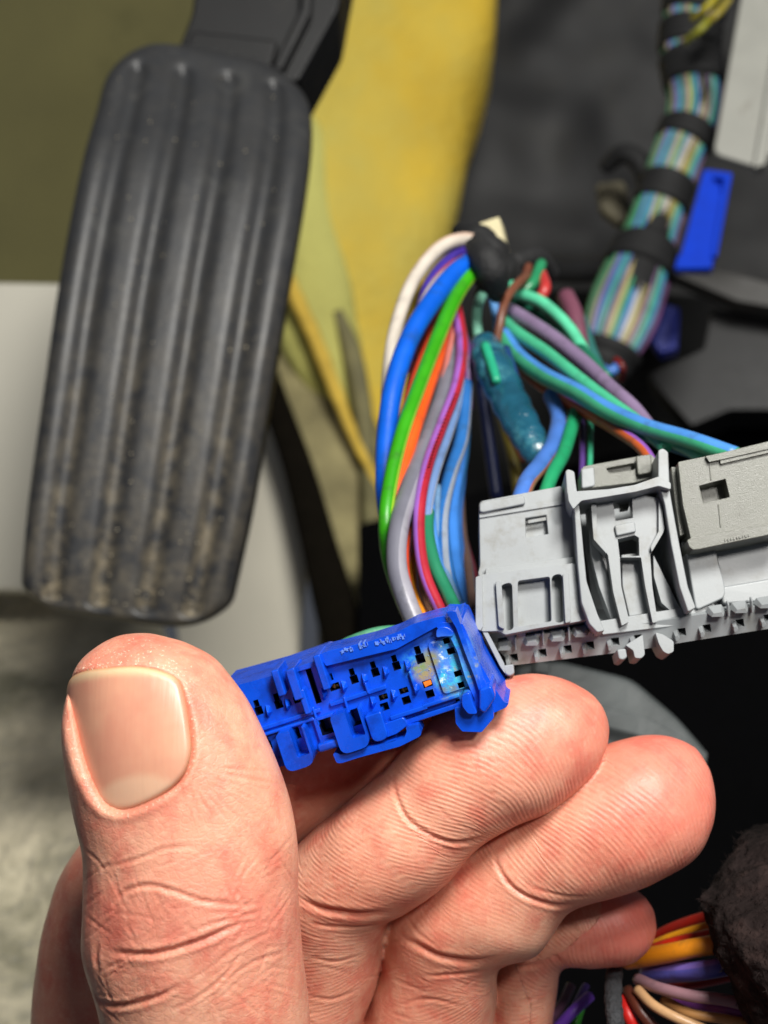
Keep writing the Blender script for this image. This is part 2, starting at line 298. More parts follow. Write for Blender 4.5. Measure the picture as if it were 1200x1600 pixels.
# ---------------------------------------------------------------- pedal
def pedal():
    M = mat('worn_black_pedal_rubber', (44, 45, 47), 0.48, 0.08, .8, 0.006, 12, dirt=(74, 74, 72), dscale=1.2, dlo=.55, dhi=.85)
    N, L = nodes(M); b = N['Principled BSDF']; src = b.inputs['Base Color'].links[0].from_socket
    at = N.new('ShaderNodeAttribute'); at.attribute_name = 'dust'; n2 = N.new('ShaderNodeTexNoise'); n2.inputs['Scale'].default_value = 2.6; n2.inputs['Detail'].default_value = 10; n2.inputs['Roughness'].default_value = .68
    tc = N.new('ShaderNodeTexCoord'); L.new(tc.outputs['Object'], n2.inputs['Vector'])
    mr = N.new('ShaderNodeMapRange'); mr.inputs[1].default_value = .40; mr.inputs[2].default_value = .68; L.new(n2.outputs['Fac'], mr.inputs[0])
    mu = N.new('ShaderNodeMath'); mu.operation = 'MULTIPLY'; L.new(mr.outputs[0], mu.inputs[0]); L.new(at.outputs['Fac'], mu.inputs[1])
    mx = N.new('ShaderNodeMix'); mx.data_type = 'RGBA'; mx.inputs[7].default_value = lin((146, 134, 110))+(1,)
    L.new(mu.outputs[0], mx.inputs[0]); L.new(src, mx.inputs[6]); L.new(mx.outputs[2], b.inputs['Base Color'])
    left = cr([(176, 56), (150, 160), (122, 262), (88, 440), (62, 620), (40, 780), (30, 890), (28, 946)], 8)
    right = cr([(476, 108), (484, 190), (474, 290), (450, 430), (420, 610), (392, 780), (364, 910), (346, 988)], 8)
    nu, nv = 150, 330; V = []; Fc = []; dust = []
    Wc, Hc = 4.1, 10.6; rc = 1.12; D0, D1 = 31.5, 27.8
    def sm(t): t = max(0, min(1, t)); return t*t*(3-2*t)
    def base(u, v):
        f = v*(len(left)-1); i = min(int(f), len(left)-2); f -= i
        l = left[i]*(1-f)+left[i+1]*f; r = right[i]*(1-f)+right[i+1]*f; q = l*(1-u)+r*u
        q[1] += 10*math.sin(math.pi*u)*(-1 if v < .5 else .6)*abs(2*v-1)**3
        d = D0+(D1-D0)*(v**.85)-1.2*math.sin(math.pi*v)**1.0
        return P(q[0], q[1], d)
    gv = [.16, .385, .61, .835]
    for j in range(nv+1):
        v = j/nv; y = v*Hc; ey = min(y, Hc-y)
        inset = rc-math.sqrt(max(0, rc*rc-(rc-ey)**2)) if ey < rc else 0
        for i in range(nu+1):
            x = inset+(Wc-2*inset)*i/nu; u = x/Wc
            # signed distance to the rounded outline, for the rolled-over edge
            dx = min(x, Wc-x); cx = max(0, rc-dx); cy = max(0, rc-ey); e = rc-math.hypot(cx, cy) if (cx > 0 and cy > 0) else min(dx, ey)
            e = max(0, e); h = -0.24*(1-min(1, e/.30))**2.2
            dd = 0
            for g in gv:
                gx = g*Wc; gy0, gy1 = .74, Hc-.62; yy = max(gy0, min(gy1, y)); r = math.hypot(x-gx, y-yy)
                h -= .18*math.exp(-(r/.19)**2.4)
                dd = max(dd, (1-sm((r-.11)/.12)))
            p = base(u, v); V.append(p+Vector((0, -h, 0))+Vector((0, .006*nz(p, 2), 0)))
            low = sm((v-.30)/.6)
            dust.append(min(1, dd*(low**1.5)*.35+low*.26+.03+.9*dd*sm((v-.86)/.08)))
    for j in range(nv):
        for i in range(nu): q = j*(nu+1)+i; Fc.append([q, q+nu+1, q+nu+2, q+1])
    # skirt
    border = [i for i in range(nu+1)]+[j*(nu+1)+nu for j in range(1, nv+1)]+[nv*(nu+1)+i for i in range(nu-1, -1, -1)]+[j*(nu+1) for j in range(nv-1, 0, -1)]
    n0 = len(V)
    for q in border: V.append(V[q]+Vector((0, .9, 0))); dust.append(0)
    k = len(border)
    for i in range(k): Fc.append([border[i], border[(i+1) % k], n0+(i+1) % k, n0+i])
    Fc.append([n0+i for i in range(k)])
    root = thing('accelerator_pedal', 'long black accelerator pedal with four dusty grooves', 'pedal', loc=P(300, 500, 32))
    o = mesh_obj('pedal_pad', V, Fc, M, root); o.location = -root.location
    a = o.data.attributes.new('dust', 'FLOAT', 'POINT'); a.data.foreach_set('value', dust)
    F = Frame(400, 50, 32.2, (.0, -1, .25))
    a = solid('pedal_arm', [prism(F, rnd([(318, -150), (560, -150), (530, 12), (466, 128), (270, 96), (300, 20)], 10), 0, 2.2), prism(F, rnd([(300, 46), (435, 62), (420, 118), (280, 92)], 8), .25, .4)], M_black, root, .12)
    a2 = solid('arm_rib', [prism(F, [(478, -150), (500, -150), (486, 20), (440, 110), (425, 105), (468, 12)], .35, .4)], M_black, root, .06)
    a.location = -root.location; a2.location = -root.location
    for t in range(26):   # crumbs of dry dirt on the pad: nobody counts them
        pass
    cv, cf = [], []
    for t in range(150):
        u, v = random.uniform(.06, .94), random.random()**.6*.9+.06; c = base(u, v)+Vector((0, -.01, 0)); r = random.uniform(.006, .024)*(1.8 if t == 0 else 1)
        if t == 0: c = base(.80, .52)
        bm = bmesh.new(); bmesh.ops.create_icosphere(bm, subdivisions=1, radius=r); oo = len(cv)
        cv += [c+Vector((q.co.x, q.co.y*.6, q.co.z*random.uniform(.6, 1.2))) for q in bm.verts]; cf += [[x.index+oo for x in f.verts] for f in bm.faces]; bm.free()
    c = mesh_obj('dirt_specks', cv, cf, mat('dry_dirt', (170, 160, 138), .95, .3, 4), root); c['kind'] = 'stuff'; c.location = -root.location
pedal()
# ---------------------------------------------------------------- wires between the taped knot and the connectors
GL = 'wires running from the taped knot down to the blue connector'
GR = 'wires running from the taped knot to the grey connectors'
knot = thing('taped_knot', 'lumpy knot of black tape where the wires gather', 'taped wire knot')
tube('tape_lump', [(716, 360, 25, 12), (734, 366, 24.6, 22), (756, 396, 24.2, 36), (780, 432, 24.4, 34), (812, 452, 25, 22), (850, 452, 26, 14)], M_tape, knot, 22, 8, wob=.06)
tube('tape_lump', [(738, 384, 23.0, 12), (758, 404, 22.4, 24), (772, 432, 22.4, 24), (776, 462, 23, 12)], M_tape, knot, 18, 8, wob=.05)
tube('tape_end', [(745, 372, 23.6, 10), (762, 400, 23.3, 15), (762, 436, 23.3, 14), (748, 462, 23.8, 8)], M_tape, knot, 14, 6)
tube('tape_end', [(800, 412, 24.6, 16), (838, 404, 25, 18), (862, 430, 25.5, 14)], M_tape, knot, 14, 6)
def LW(label, pts, r, a, b=None, **k): return wire(label, pts, r, a, b, GL, **k)
LW('cream white wire on the outer left curve of the bundle', [(752, 380, 24), (722, 374, 23.6), (684, 390, 23.2), (646, 438, 22.6), (622, 500, 22), (610, 560, 21.6), (606, 640, 21.4), (618, 740, 21.2), (640, 860, 20.6)], 11, (212, 202, 188), (220, 190, 170))
LW('dark violet wire just inside the cream one', [(750, 390, 23.9), (715, 398, 23.5), (684, 424, 23.1), (664, 460, 22.8), (655, 520, 22.4), (650, 620, 22.2), (650, 760, 21.6)], 9, (64, 44, 150), (200, 90, 60), stripe=((9, 12),))
LW('dull grey white wire under the thick blue one', [(750, 402, 23.6), (712, 416, 23), (676, 448, 22.5), (650, 500, 22), (630, 560, 21.6), (618, 640, 21.2), (612, 740, 20.8)], 7, (190, 176, 176))
LW('thick bright blue wire curving down the left side', [(752, 402, 23), (712, 426, 22.4), (672, 476, 21.6), (640, 530, 21), (616, 600, 20.4), (605, 670, 20), (602, 740, 19.6), (606, 800, 19.4), (622, 880, 19.4)], 16, (0, 92, 214))
LW('leaf green wire with a paler edge crossing the bundle', [(738, 424, 22.6), (712, 464, 22), (684, 528, 21.2), (656, 600, 20.4), (630, 672, 19.6), (612, 744, 19), (603, 812, 18.6), (608, 872, 18.7), (630, 940, 18.6), (664, 1010, 18.4)], 12, (52, 160, 12), (160, 204, 50), stripe=((10, 12),), twist=.1)  # the pale stripe paints a highlight along the wire's edge
LW('orange wire right beside the leaf green one', [(700, 480, 22.4), (682, 560, 21.4), (662, 620, 20.6), (640, 690, 19.8), (622, 760, 19.2), (612, 830, 18.9), (618, 890, 18.9), (640, 960, 18.7), (670, 1015, 18.5)], 13, (244, 92, 22), (230, 140, 90), stripe=((9, 11),), twist=.1)
LW('dark red wire behind the orange wire', [(690, 470, 23.2), (662, 540, 22.6), (646, 600, 22), (634, 680, 21.4), (626, 780, 20.8)], 11, (178, 32, 24))
LW('yellow wire glimpsed between orange and grey', [(700, 500, 23.2), (684, 590, 22.4), (668, 650, 21.6), (652, 720, 20.8), (640, 800, 20.2)], 9, (206, 178, 20))
LW('mustard wire deep inside the bundle near the knot', [(664, 440, 24), (650, 470, 23.6), (640, 510, 23.2), (632, 580, 23)], 9, (206, 172, 30))
LW('rust orange wire along the inner side of the bundle', [(706, 470, 23.6), (700, 560, 22.8), (690, 630, 22), (672, 700, 21.2), (656, 770, 20.6)], 8, (214, 84, 30))
LW('thick lavender grey wire bowing forward in the bundle', [(704, 470, 23), (706, 540, 22.2), (696, 610, 21.2), (672, 680, 20.2), (644, 752, 19.2), (624, 820, 18.4), (620, 880, 18), (632, 930, 17.7), (656, 990, 17.5)], 16, (118, 118, 130), (158, 156, 166), stripe=((10, 13),), twist=.1)
LW('slim grey wire behind the thick lavender one', [(690, 520, 23), (692, 600, 22.4), (678, 660, 21.6), (660, 720, 20.8), (650, 800, 20), (655, 880, 19.4)], 7, (130, 126, 132))
LW('red and violet wire with tiny black print', [(712, 476, 22.6), (722, 540, 21.8), (714, 600, 21), (692, 660, 20.2), (670, 720, 19.4), (657, 780, 18.8), (655, 840, 18.4), (665, 900, 18), (694, 966, 17.6)], 9.5, (176, 34, 52), (156, 96, 190), stripe=((0, 7),), twist=.1)
LW('pale blue white wire pressed against the red violet one', [(722, 560, 21.8), (714, 630, 21), (700, 680, 20.2), (680, 740, 19.4), (668, 800, 18.9), (668, 860, 18.6), (684, 920, 18.3), (706, 970, 18)], 7.5, (110, 140, 190), (180, 186, 200), stripe=((8, 12),), twist=.1)
LW('steel blue wire in the middle right of the bundle', [(728, 600, 22.2), (722, 680, 21.4), (704, 740, 20.4), (692, 800, 19.6), (694, 860, 19), (704, 910, 18.6), (722, 970, 18)], 11, (44, 112, 186), (150, 160, 176), stripe=((10, 12),))
LW('clear blue wire hanging straight on the right side', [(724, 560, 22.8), (724, 640, 22.2), (716, 720, 21.4), (706, 790, 20.6), (708, 860, 19.8), (716, 920, 19), (726, 985, 18.2)], 12, (60, 128, 214))
LW('teal blue wire at the far right of the left bundle', [(730, 610, 23), (726, 700, 22.2), (712, 780, 21.4), (700, 850, 20.6), (712, 930, 19.6)], 8, (30, 92, 140))
LW('sea green wire bending in above the blue connector', [(668, 800, 19), (668, 836, 18.6), (678, 880, 18.2), (696, 920, 17.9), (716, 962, 17.5), (730, 1000, 17.4)], 11, (36, 128, 92))
LW('vermilion wire entering the blue connector', [(640, 820, 19), (632, 866, 18.5), (636, 912, 18.1), (650, 958, 17.7), (662, 1000, 17.4)], 7.5, (226, 70, 20))
LW('amber wire entering the blue connector', [(652, 830, 19.2), (646, 880, 18.7), (648, 924, 18.3), (662, 960, 17.9), (676, 1000, 17.6)], 7, (222, 140, 26), (150, 80, 30), stripe=((9, 11),))
LW('beige pink wire entering the blue connector', [(662, 850, 19.4), (656, 900, 18.9), (666, 940, 18.4), (684, 990, 17.9)], 5.5, (196, 140, 110))
LW('brown wire at the right edge of the bundle', [(716, 640, 23.4), (718, 760, 22.4), (722, 830, 21.4), (732, 890, 20.4), (742, 960, 19.4)], 7.5, (92, 70, 62), (60, 130, 150), stripe=((8, 10),))
LW('thin maroon wire beside the brown one', [(712, 790, 22.8), (728, 850, 21.8), (742, 900, 20.8), (752, 970, 20)], 5, (90, 22, 34))
LW('faded violet wire high in the bundle', [(700, 452, 23.4), (716, 500, 22.9), (730, 560, 22.5), (732, 640, 22.3)], 8, (120, 70, 140))
LW('navy wire behind the grey wires', [(694, 540, 24), (700, 620, 23.4), (700, 700, 23), (690, 780, 22.6)], 9, (20, 44, 120))
LW('sky blue wire overlapping the red violet one low down', [(706, 560, 22.4), (704, 640, 21.6), (690, 690, 20.8), (676, 740, 20), (674, 800, 19.3), (682, 860, 18.9), (700, 930, 18.4)], 6.5, (70, 136, 214), (170, 180, 196), stripe=((0, 3),), twist=.2)
LW('slate wire weaving between the blue ones', [(734, 560, 23.2), (730, 640, 22.6), (712, 700, 21.8), (698, 760, 20.9), (700, 830, 20.2), (712, 900, 19.4)], 5.5, (96, 104, 122))
LW('denim blue wire with a brown tracer near the right edge', [(732, 580, 23.4), (728, 660, 22.9), (722, 740, 22.2), (716, 810, 21.4), (722, 880, 20.6), (732, 960, 19.6)], 7, (44, 94, 160), (110, 72, 60), stripe=((0, 3),), twist=.1)
LW('light steel wire tight beside the sea green one', [(684, 760, 19.8), (682, 820, 19.3), (690, 872, 18.9), (708, 920, 18.4), (728, 970, 18)], 5.5, (110, 150, 190))
LW('pink wire lying over the orange one', [(712, 500, 22.4), (690, 600, 21.2), (668, 664, 20.4), (650, 720, 19.8), (640, 790, 19.2), (640, 850, 18.9), (648, 920, 18.4)], 4.5, (206, 120, 110))
LW('scarlet orange wire showing left of the green one', [(688, 486, 22.6), (656, 570, 21.4), (634, 640, 20.4), (620, 710, 19.7), (614, 780, 19.3)], 7, (220, 62, 24))
LW('lilac wire squeezed behind the lavender grey one', [(710, 520, 23.3), (700, 610, 22.5), (684, 680, 21.6), (664, 750, 20.6), (648, 830, 19.8), (650, 900, 19.2)], 6, (140, 108, 170))
LW('indigo wire deep between the blue ones', [(720, 600, 24), (714, 700, 23.2), (700, 780, 22.2), (690, 860, 21)], 8, (24, 34, 90))
o = tube('wire', [(520, 1012, 17.6, 5), (552, 998, 17.5, 6.5), (592, 986, 17.5, 7), (634, 984, 17.5, 6), (676, 996, 17.6, 5)], wmat((76, 150, 112)))
tag(o, 'green wire arching just over the back of the blue connector', 'wire', GL)
# tiny print on the red and violet wire
v, f = [], []
pr = cr([(709, 616, 20.6), (694, 655, 20.0), (678, 696, 19.5), (668, 730, 19.0)], 7)
for i, q in enumerate(pr):
    F = Frame(q[0], q[1], q[2]-.13, (0, -1, 0)); a, b = prism(F, rect(q[0]+2, q[1], 4.4, 2.0, 18+(i % 3)*6), 0, .02); f += [[k+len(v) for k in x] for x in b]; v += a
o = mesh_obj('print_marks', v, f, M_void, [x for x in bpy.data.objects if x.get('label', '').startswith('red and violet')][0], False); o['kind'] = 'stuff'
# the middle bundle
def RW(label, pts, r, a, b=None, **k): return wire(label, pts, r, a, b, GR, **k)
RW('mint wire arching highest on the right', [(786, 430, 24.4), (806, 456, 24), (846, 472, 23.6), (886, 508, 23.2), (914, 552, 22.8), (926, 590, 22.6), (940, 640, 22.6)], 9.5, (92, 206, 160))
RW('dusty lavender wire between two mint ones', [(780, 476, 24.2), (812, 494, 23.4), (862, 526, 22.6), (912, 566, 21.8), (952, 604, 21), (992, 640, 20.4), (1030, 690, 19.6)], 12, (136, 116, 148), (96, 90, 96), stripe=((6, 9),), twist=.1)
RW('dark green wire peeking above the lavender wire', [(800, 470, 24.6), (850, 500, 23.8), (900, 536, 23), (950, 590, 22)], 8, (32, 110, 84))
RW('mint wire with a pale stripe under the lavender wire', [(784, 500, 23.6), (810, 522, 22.8), (852, 550, 22), (900, 588, 21), (950, 626, 20.2), (1000, 662, 19.4), (1040, 700, 18.8)], 10.5, (74, 190, 144), (170, 214, 190), stripe=((9, 11),), twist=.1)
RW('thick blue and green wire sweeping to the right', [(786, 524, 23), (808, 556, 22.4), (848, 586, 21.4), (900, 612, 20.4), (950, 642, 19.6), (1010, 668, 19), (1080, 688, 18.4), (1150, 712, 18)], 14, (62, 164, 122), (74, 140, 216), stripe=((8, 14),), twist=0)
RW('violet wire with an orange underside', [(806, 566, 22.8), (838, 596, 22), (888, 628, 21), (950, 664, 19.8), (1000, 698, 18.8), (1026, 736, 18.2)], 9.5, (196, 92, 40), (140, 84, 176), stripe=((8, 14),), twist=0)
RW('blue and salmon wire dropping into the grey housing', [(862, 618, 21.4), (874, 652, 20.8), (866, 692, 20), (846, 724, 19.2), (824, 752, 18.4), (810, 790, 18)], 14, (178, 112, 88), (74, 122, 206), stripe=((0, 5), (13, 14)), twist=0)
RW('emerald wire dropping behind the latch', [(902, 640, 20.8), (892, 672, 20.2), (880, 710, 19.4), (862, 744, 18.8), (846, 790, 18.4)], 11, (30, 150, 98))
RW('slim purple wire hanging straight down', [(908, 640, 21.2), (910, 680, 20.6), (910, 720, 20), (908, 770, 19.4)], 5, (88, 60, 130))
RW('slim mint wire hanging straight down', [(922, 640, 21), (923, 680, 20.4), (922, 720, 19.8), (920, 770, 19.2)], 4.5, (58, 164, 124))
RW('mint wire end tucked behind the right housing', [(1000, 668, 20), (1040, 688, 19.2), (1080, 706, 18.6), (1130, 740, 18.2)], 9, (92, 178, 142))
RW('mint wire looping back left of the brown one', [(782, 446, 24), (760, 452, 23.6), (746, 480, 23.2), (746, 516, 23), (756, 556, 22.8), (772, 600, 22.6)], 8, (126, 190, 164))
RW('short sky blue wire under the knot', [(766, 444, 24), (770, 466, 23.6), (776, 500, 23.4), (778, 540, 23.2)], 7, (84, 140, 200))
RW('brown wire crossing in front of the knot', [(824, 430, 24), (806, 446, 23.2), (790, 470, 22.8), (782, 502, 22.6), (776, 542, 22.6), (780, 590, 22.6)], 7, (120, 72, 52))
RW('short green wire stub on top of the knot', [(846, 412, 24.6), (834, 440, 24), (818, 456, 23.9)], 9, (40, 140, 92))
RW('short red wire stub on top of the knot', [(846, 428, 24.4), (852, 450, 23.8), (840, 472, 23.8)], 9, (196, 56, 54))
RW('short brown wire stub on top of the knot', [(826, 416, 24.6), (818, 440, 23.9), (806, 450, 23.9)], 7, (116, 66, 48))
RW('pink grey wire sunk behind the mint arch', [(884, 462, 26.5), (900, 500, 26), (908, 560, 25.6)], 14, (120, 70, 88))
RW('thin grey wire laid along the lavender one', [(784, 486, 23.9), (830, 512, 23), (880, 546, 22.2), (930, 592, 21.4), (980, 646, 20.6)], 4.5, (120, 118, 126))
RW('thin sea blue wire under the thick blue and green one', [(790, 540, 23.2), (830, 590, 22.2), (890, 622, 21.2), (950, 656, 20.2), (1020, 690, 19.2), (1080, 712, 18.8)], 5, (40, 110, 140))
RW('dull teal wire behind the mint arch', [(906, 500, 26.4), (922, 550, 26), (940, 590, 25.6)], 12, (46, 110, 104))
RW('short blue wire end beside the red one', [(936, 574, 27.4), (954, 580, 27), (968, 570, 27.2)], 8, (70, 120, 196))
RW('small red wire end in the dark', [(962, 562, 27.2), (972, 574, 27), (970, 592, 27.4)], 6, (110, 22, 22))
RW('orange brown wire lost in the shadow behind', [(770, 590, 25), (790, 660, 24.6), (820, 720, 24.4)], 7, (110, 50, 30))
RW('dark navy wire in the shadow behind the sleeve', [(752, 600, 25.4), (764, 690, 25), (776, 780, 24.6)], 10, (18, 32, 84))
RW('ochre wire in the shadow behind the sleeve', [(782, 640, 25.6), (800, 710, 25), (812, 780, 24.6)], 9, (96, 84, 20))
# teal heat-shrink sleeve
M_sl = mat('teal_shrink_sleeve', (30, 92, 116), .26, .3, 1.6, .06, 5, dirt=(86, 160, 172), dscale=1.8, coat=.5, trans=.30, alpha=.93)
sl = thing('shrink_sleeve', 'glossy teal heat shrink sleeve over a splice', 'cable sleeve')
tube('sleeve', [(756, 532, 22.6, 20), (766, 560, 22.2, 29), (786, 606, 21.6, 30), (808, 650, 21, 29), (830, 690, 20.6, 26), (846, 720, 20.4, 21)], M_sl, sl, 26, 8, wob=.04, flat=.8)
tube('inner_wire', [(758, 540, 22.1, 8), (770, 576, 21.6, 8), (776, 596, 21.3, 7)], wmat((40, 170, 130)), sl)
tube('inner_wire', [(790, 545, 22.3, 8), (806, 600, 21.6, 9), (822, 650, 21, 8)], wmat((24, 60, 110)), sl)
# bottom right bundle
GB = 'wires coming out of the brown felt wrap'
def BW(label, pts, r, a, b=None, **k): return wire(label, pts, r, a, b, GB, **k)
BW('dark red wire on top of the lower bundle', [(1000, 1480, 19.6), (1050, 1452, 19.3), (1110, 1432, 19), (1160, 1425, 19)], 10, (150, 26, 12))
BW('slim yellow wire between two red ones', [(1000, 1486, 19.1), (1050, 1464, 18.8), (1120, 1444, 18.6), (1160, 1440, 18.6)], 7, (226, 150, 20))
BW('red wire above the thick amber wire', [(996, 1492, 18.9), (1050, 1474, 18.6), (1120, 1458, 18.4), (1160, 1452, 18.4)], 9, (196, 34, 12))
BW('thick amber wire under the little finger', [(980, 1500, 18.8), (1030, 1492, 18.4), (1080, 1482, 18.1), (1130, 1474, 18), (1170, 1470, 18)], 15, (224, 138, 22))
BW('thick violet blue wire under the amber one', [(1010, 1522, 18.8), (1050, 1520, 18.4), (1100, 1516, 18), (1150, 1506, 18)], 15, (92, 92, 186), (130, 110, 200), stripe=((9, 12),), twist=.2)
BW('crimson wire below the violet blue one', [(1020, 1540, 19.2), (1080, 1540, 18.8), (1150, 1526, 18.6)], 6, (150, 20, 20))
BW('dusty mauve wire arching to the felt', [(996, 1530, 18.6), (1030, 1544, 18.2), (1080, 1556, 17.9), (1130, 1562, 17.8), (1180, 1574, 17.8)], 9.5, (150, 112, 120), (110, 80, 84), stripe=((5, 7),), twist=.1)
BW('cream tan wire curling out of the bottom edge', [(996, 1546, 18.4), (1020, 1570, 18.1), (1056, 1590, 17.9), (1110, 1612, 17.8)], 8, (214, 168, 120), (120, 70, 60), stripe=((5, 7),), twist=.1)
BW('tan wire beneath the mauve wire', [(1036, 1562, 18.3), (1080, 1584, 18), (1130, 1592, 17.9), (1190, 1604, 17.9)], 8, (206, 150, 90))
BW('purple wire between the two tan ones', [(1050, 1556, 18.5), (1100, 1574, 18.2), (1150, 1580, 18), (1210, 1592, 18)], 9, (130, 66, 146))
BW('chocolate brown wire beside the black cord', [(980, 1546, 18.6), (1000, 1578, 18.3), (1030, 1616, 18.2)], 9, (96, 44, 30))
BW('bright red wire next to the black cord', [(970, 1560, 18.6), (984, 1590, 18.4), (1004, 1630, 18.4)], 10, (206, 26, 20))
BW('bright purple wire at bottom centre', [(922, 1556, 19.4), (896, 1580, 19.2), (872, 1606, 19.2), (850, 1640, 19)], 9, (124, 72, 206))
BW('mauve brown wire left of the purple one', [(892, 1540, 19.8), (880, 1566, 19.6), (862, 1592, 19.4), (845, 1630, 19.2)], 8, (98, 60, 84))
BW('dark violet wire at the edge of the hand', [(868, 1526, 20), (864, 1560, 19.8), (852, 1610, 19.6)], 6, (80, 50, 130))
BW('violet wire rising behind the purple one', [(916, 1540, 20), (902, 1566, 19.8), (880, 1610, 19.6)], 6, (90, 56, 150))
BW('green wire stub under the purple wire', [(906, 1576, 19.8), (900, 1596, 19.6), (894, 1630, 19.6)], 8, (60, 170, 40))
o = tube('cord', [(964, 1480, 18.6, 12), (960, 1520, 18.3, 13), (958, 1560, 18, 14), (962, 1600, 17.8, 14), (966, 1660, 17.8, 14)], mat('black_braided_cord', (46, 47, 50), .8, .4, 8, .05, 22), None, 18, 10, wob=.05)
tag(o, 'black braided cord hanging beside the little finger', 'cord')
# brown felt wrap with loose fibres
M_felt = mat('brown_felt', (32, 25, 24), 1.0, .35, 3, .08, 9, spec=.1, dirt=(62, 48, 45), dscale=2.2, dlo=.5, dhi=.75)
fw = thing('felt_wrap', 'fuzzy brown felt wrap around the wires at bottom right', 'felt wrap')
V, Fc, _, _ = loft_rings([(1160, 1310, 1300, 1280, 18.4, .5), (1130, 1370, 1300, 1350, 18, .8), (1112, 1410, 1310, 1400, 17.7, 1.0), (1108, 1450, 1320, 1460, 17.5, 1.1), (1125, 1500, 1330, 1500, 17.5, 1.1), (1150, 1550, 1340, 1560, 17.5, 1.1), (1180, 1610, 1350, 1610, 17.6, 1.0), (1200, 1700, 1360, 1700, 17.6, .9)], 14, 90, 2.2)
V = [v+Vector((nz(v, 2.2), nz(v+Vector((5, 5, 5)), 2.2), nz(v+Vector((8, 1, 5)), 2.2)))*.12+Vector((nz(v, 9), nz(v+Vector((5, 5, 5)), 9), 0))*.04 for v in V]
mesh_obj('felt_body', V, Fc, M_felt, fw)
fv, ff = [], []
for i in range(2600):
    c = random.choice(V); a = Vector((random.gauss(-.3, 1), random.gauss(-.8, .8), random.gauss(.2, 1))).normalized(); L_ = random.uniform(.05, .16)
    s = Vector((random.gauss(0, 1), 0, random.gauss(0, 1))).normalized()*.004; b = a.lerp(Vector((random.gauss(0, 1), random.gauss(0, 1), random.gauss(0, 1))).normalized(), .6).normalized()
    o_ = len(fv); m1 = c+a*L_*.5; e1 = m1+b*L_*.5
    fv += [c-s, c+s, m1+s*.7, m1-s*.7, e1]; ff += [[o_, o_+1, o_+2, o_+3], [o_+3, o_+2, o_+4]]
o = mesh_obj('felt_fibres', fv, ff, M_felt, fw); o['kind'] = 'stuff'
# clear bag / lens behind the fingers
M_bag = mat('cloudy_clear_plastic', (104, 110, 110), .45, .2, 1, .05, 1.2, spec=.3, trans=.35, alpha=.62)
bg = thing('plastic_cover', 'cloudy translucent plastic piece behind the fingertips', 'plastic cover')
F = Frame(960, 1110, 24, (.1, -1, .3))
solid('cover_sheet', [prism(F, rnd([(800, 1040), (870, 1030), (990, 1060), (1060, 1120), (1112, 1180), (1090, 1240), (960, 1230), (840, 1160)], 20), 0, .25)], M_bag, bg, .1)
solid('cover_ridge', [prism(F, rnd([(900, 1095), (1010, 1120), (1108, 1176), (1100, 1200), (1000, 1150), (905, 1125)], 8), .3, .1)], M_bag, bg, .06)
solid('cover_tab', [prism(F, rnd([(838, 1030), (862, 1036), (858, 1056), (834, 1050)], 4), .4, .3)], M_bag, bg, .05)
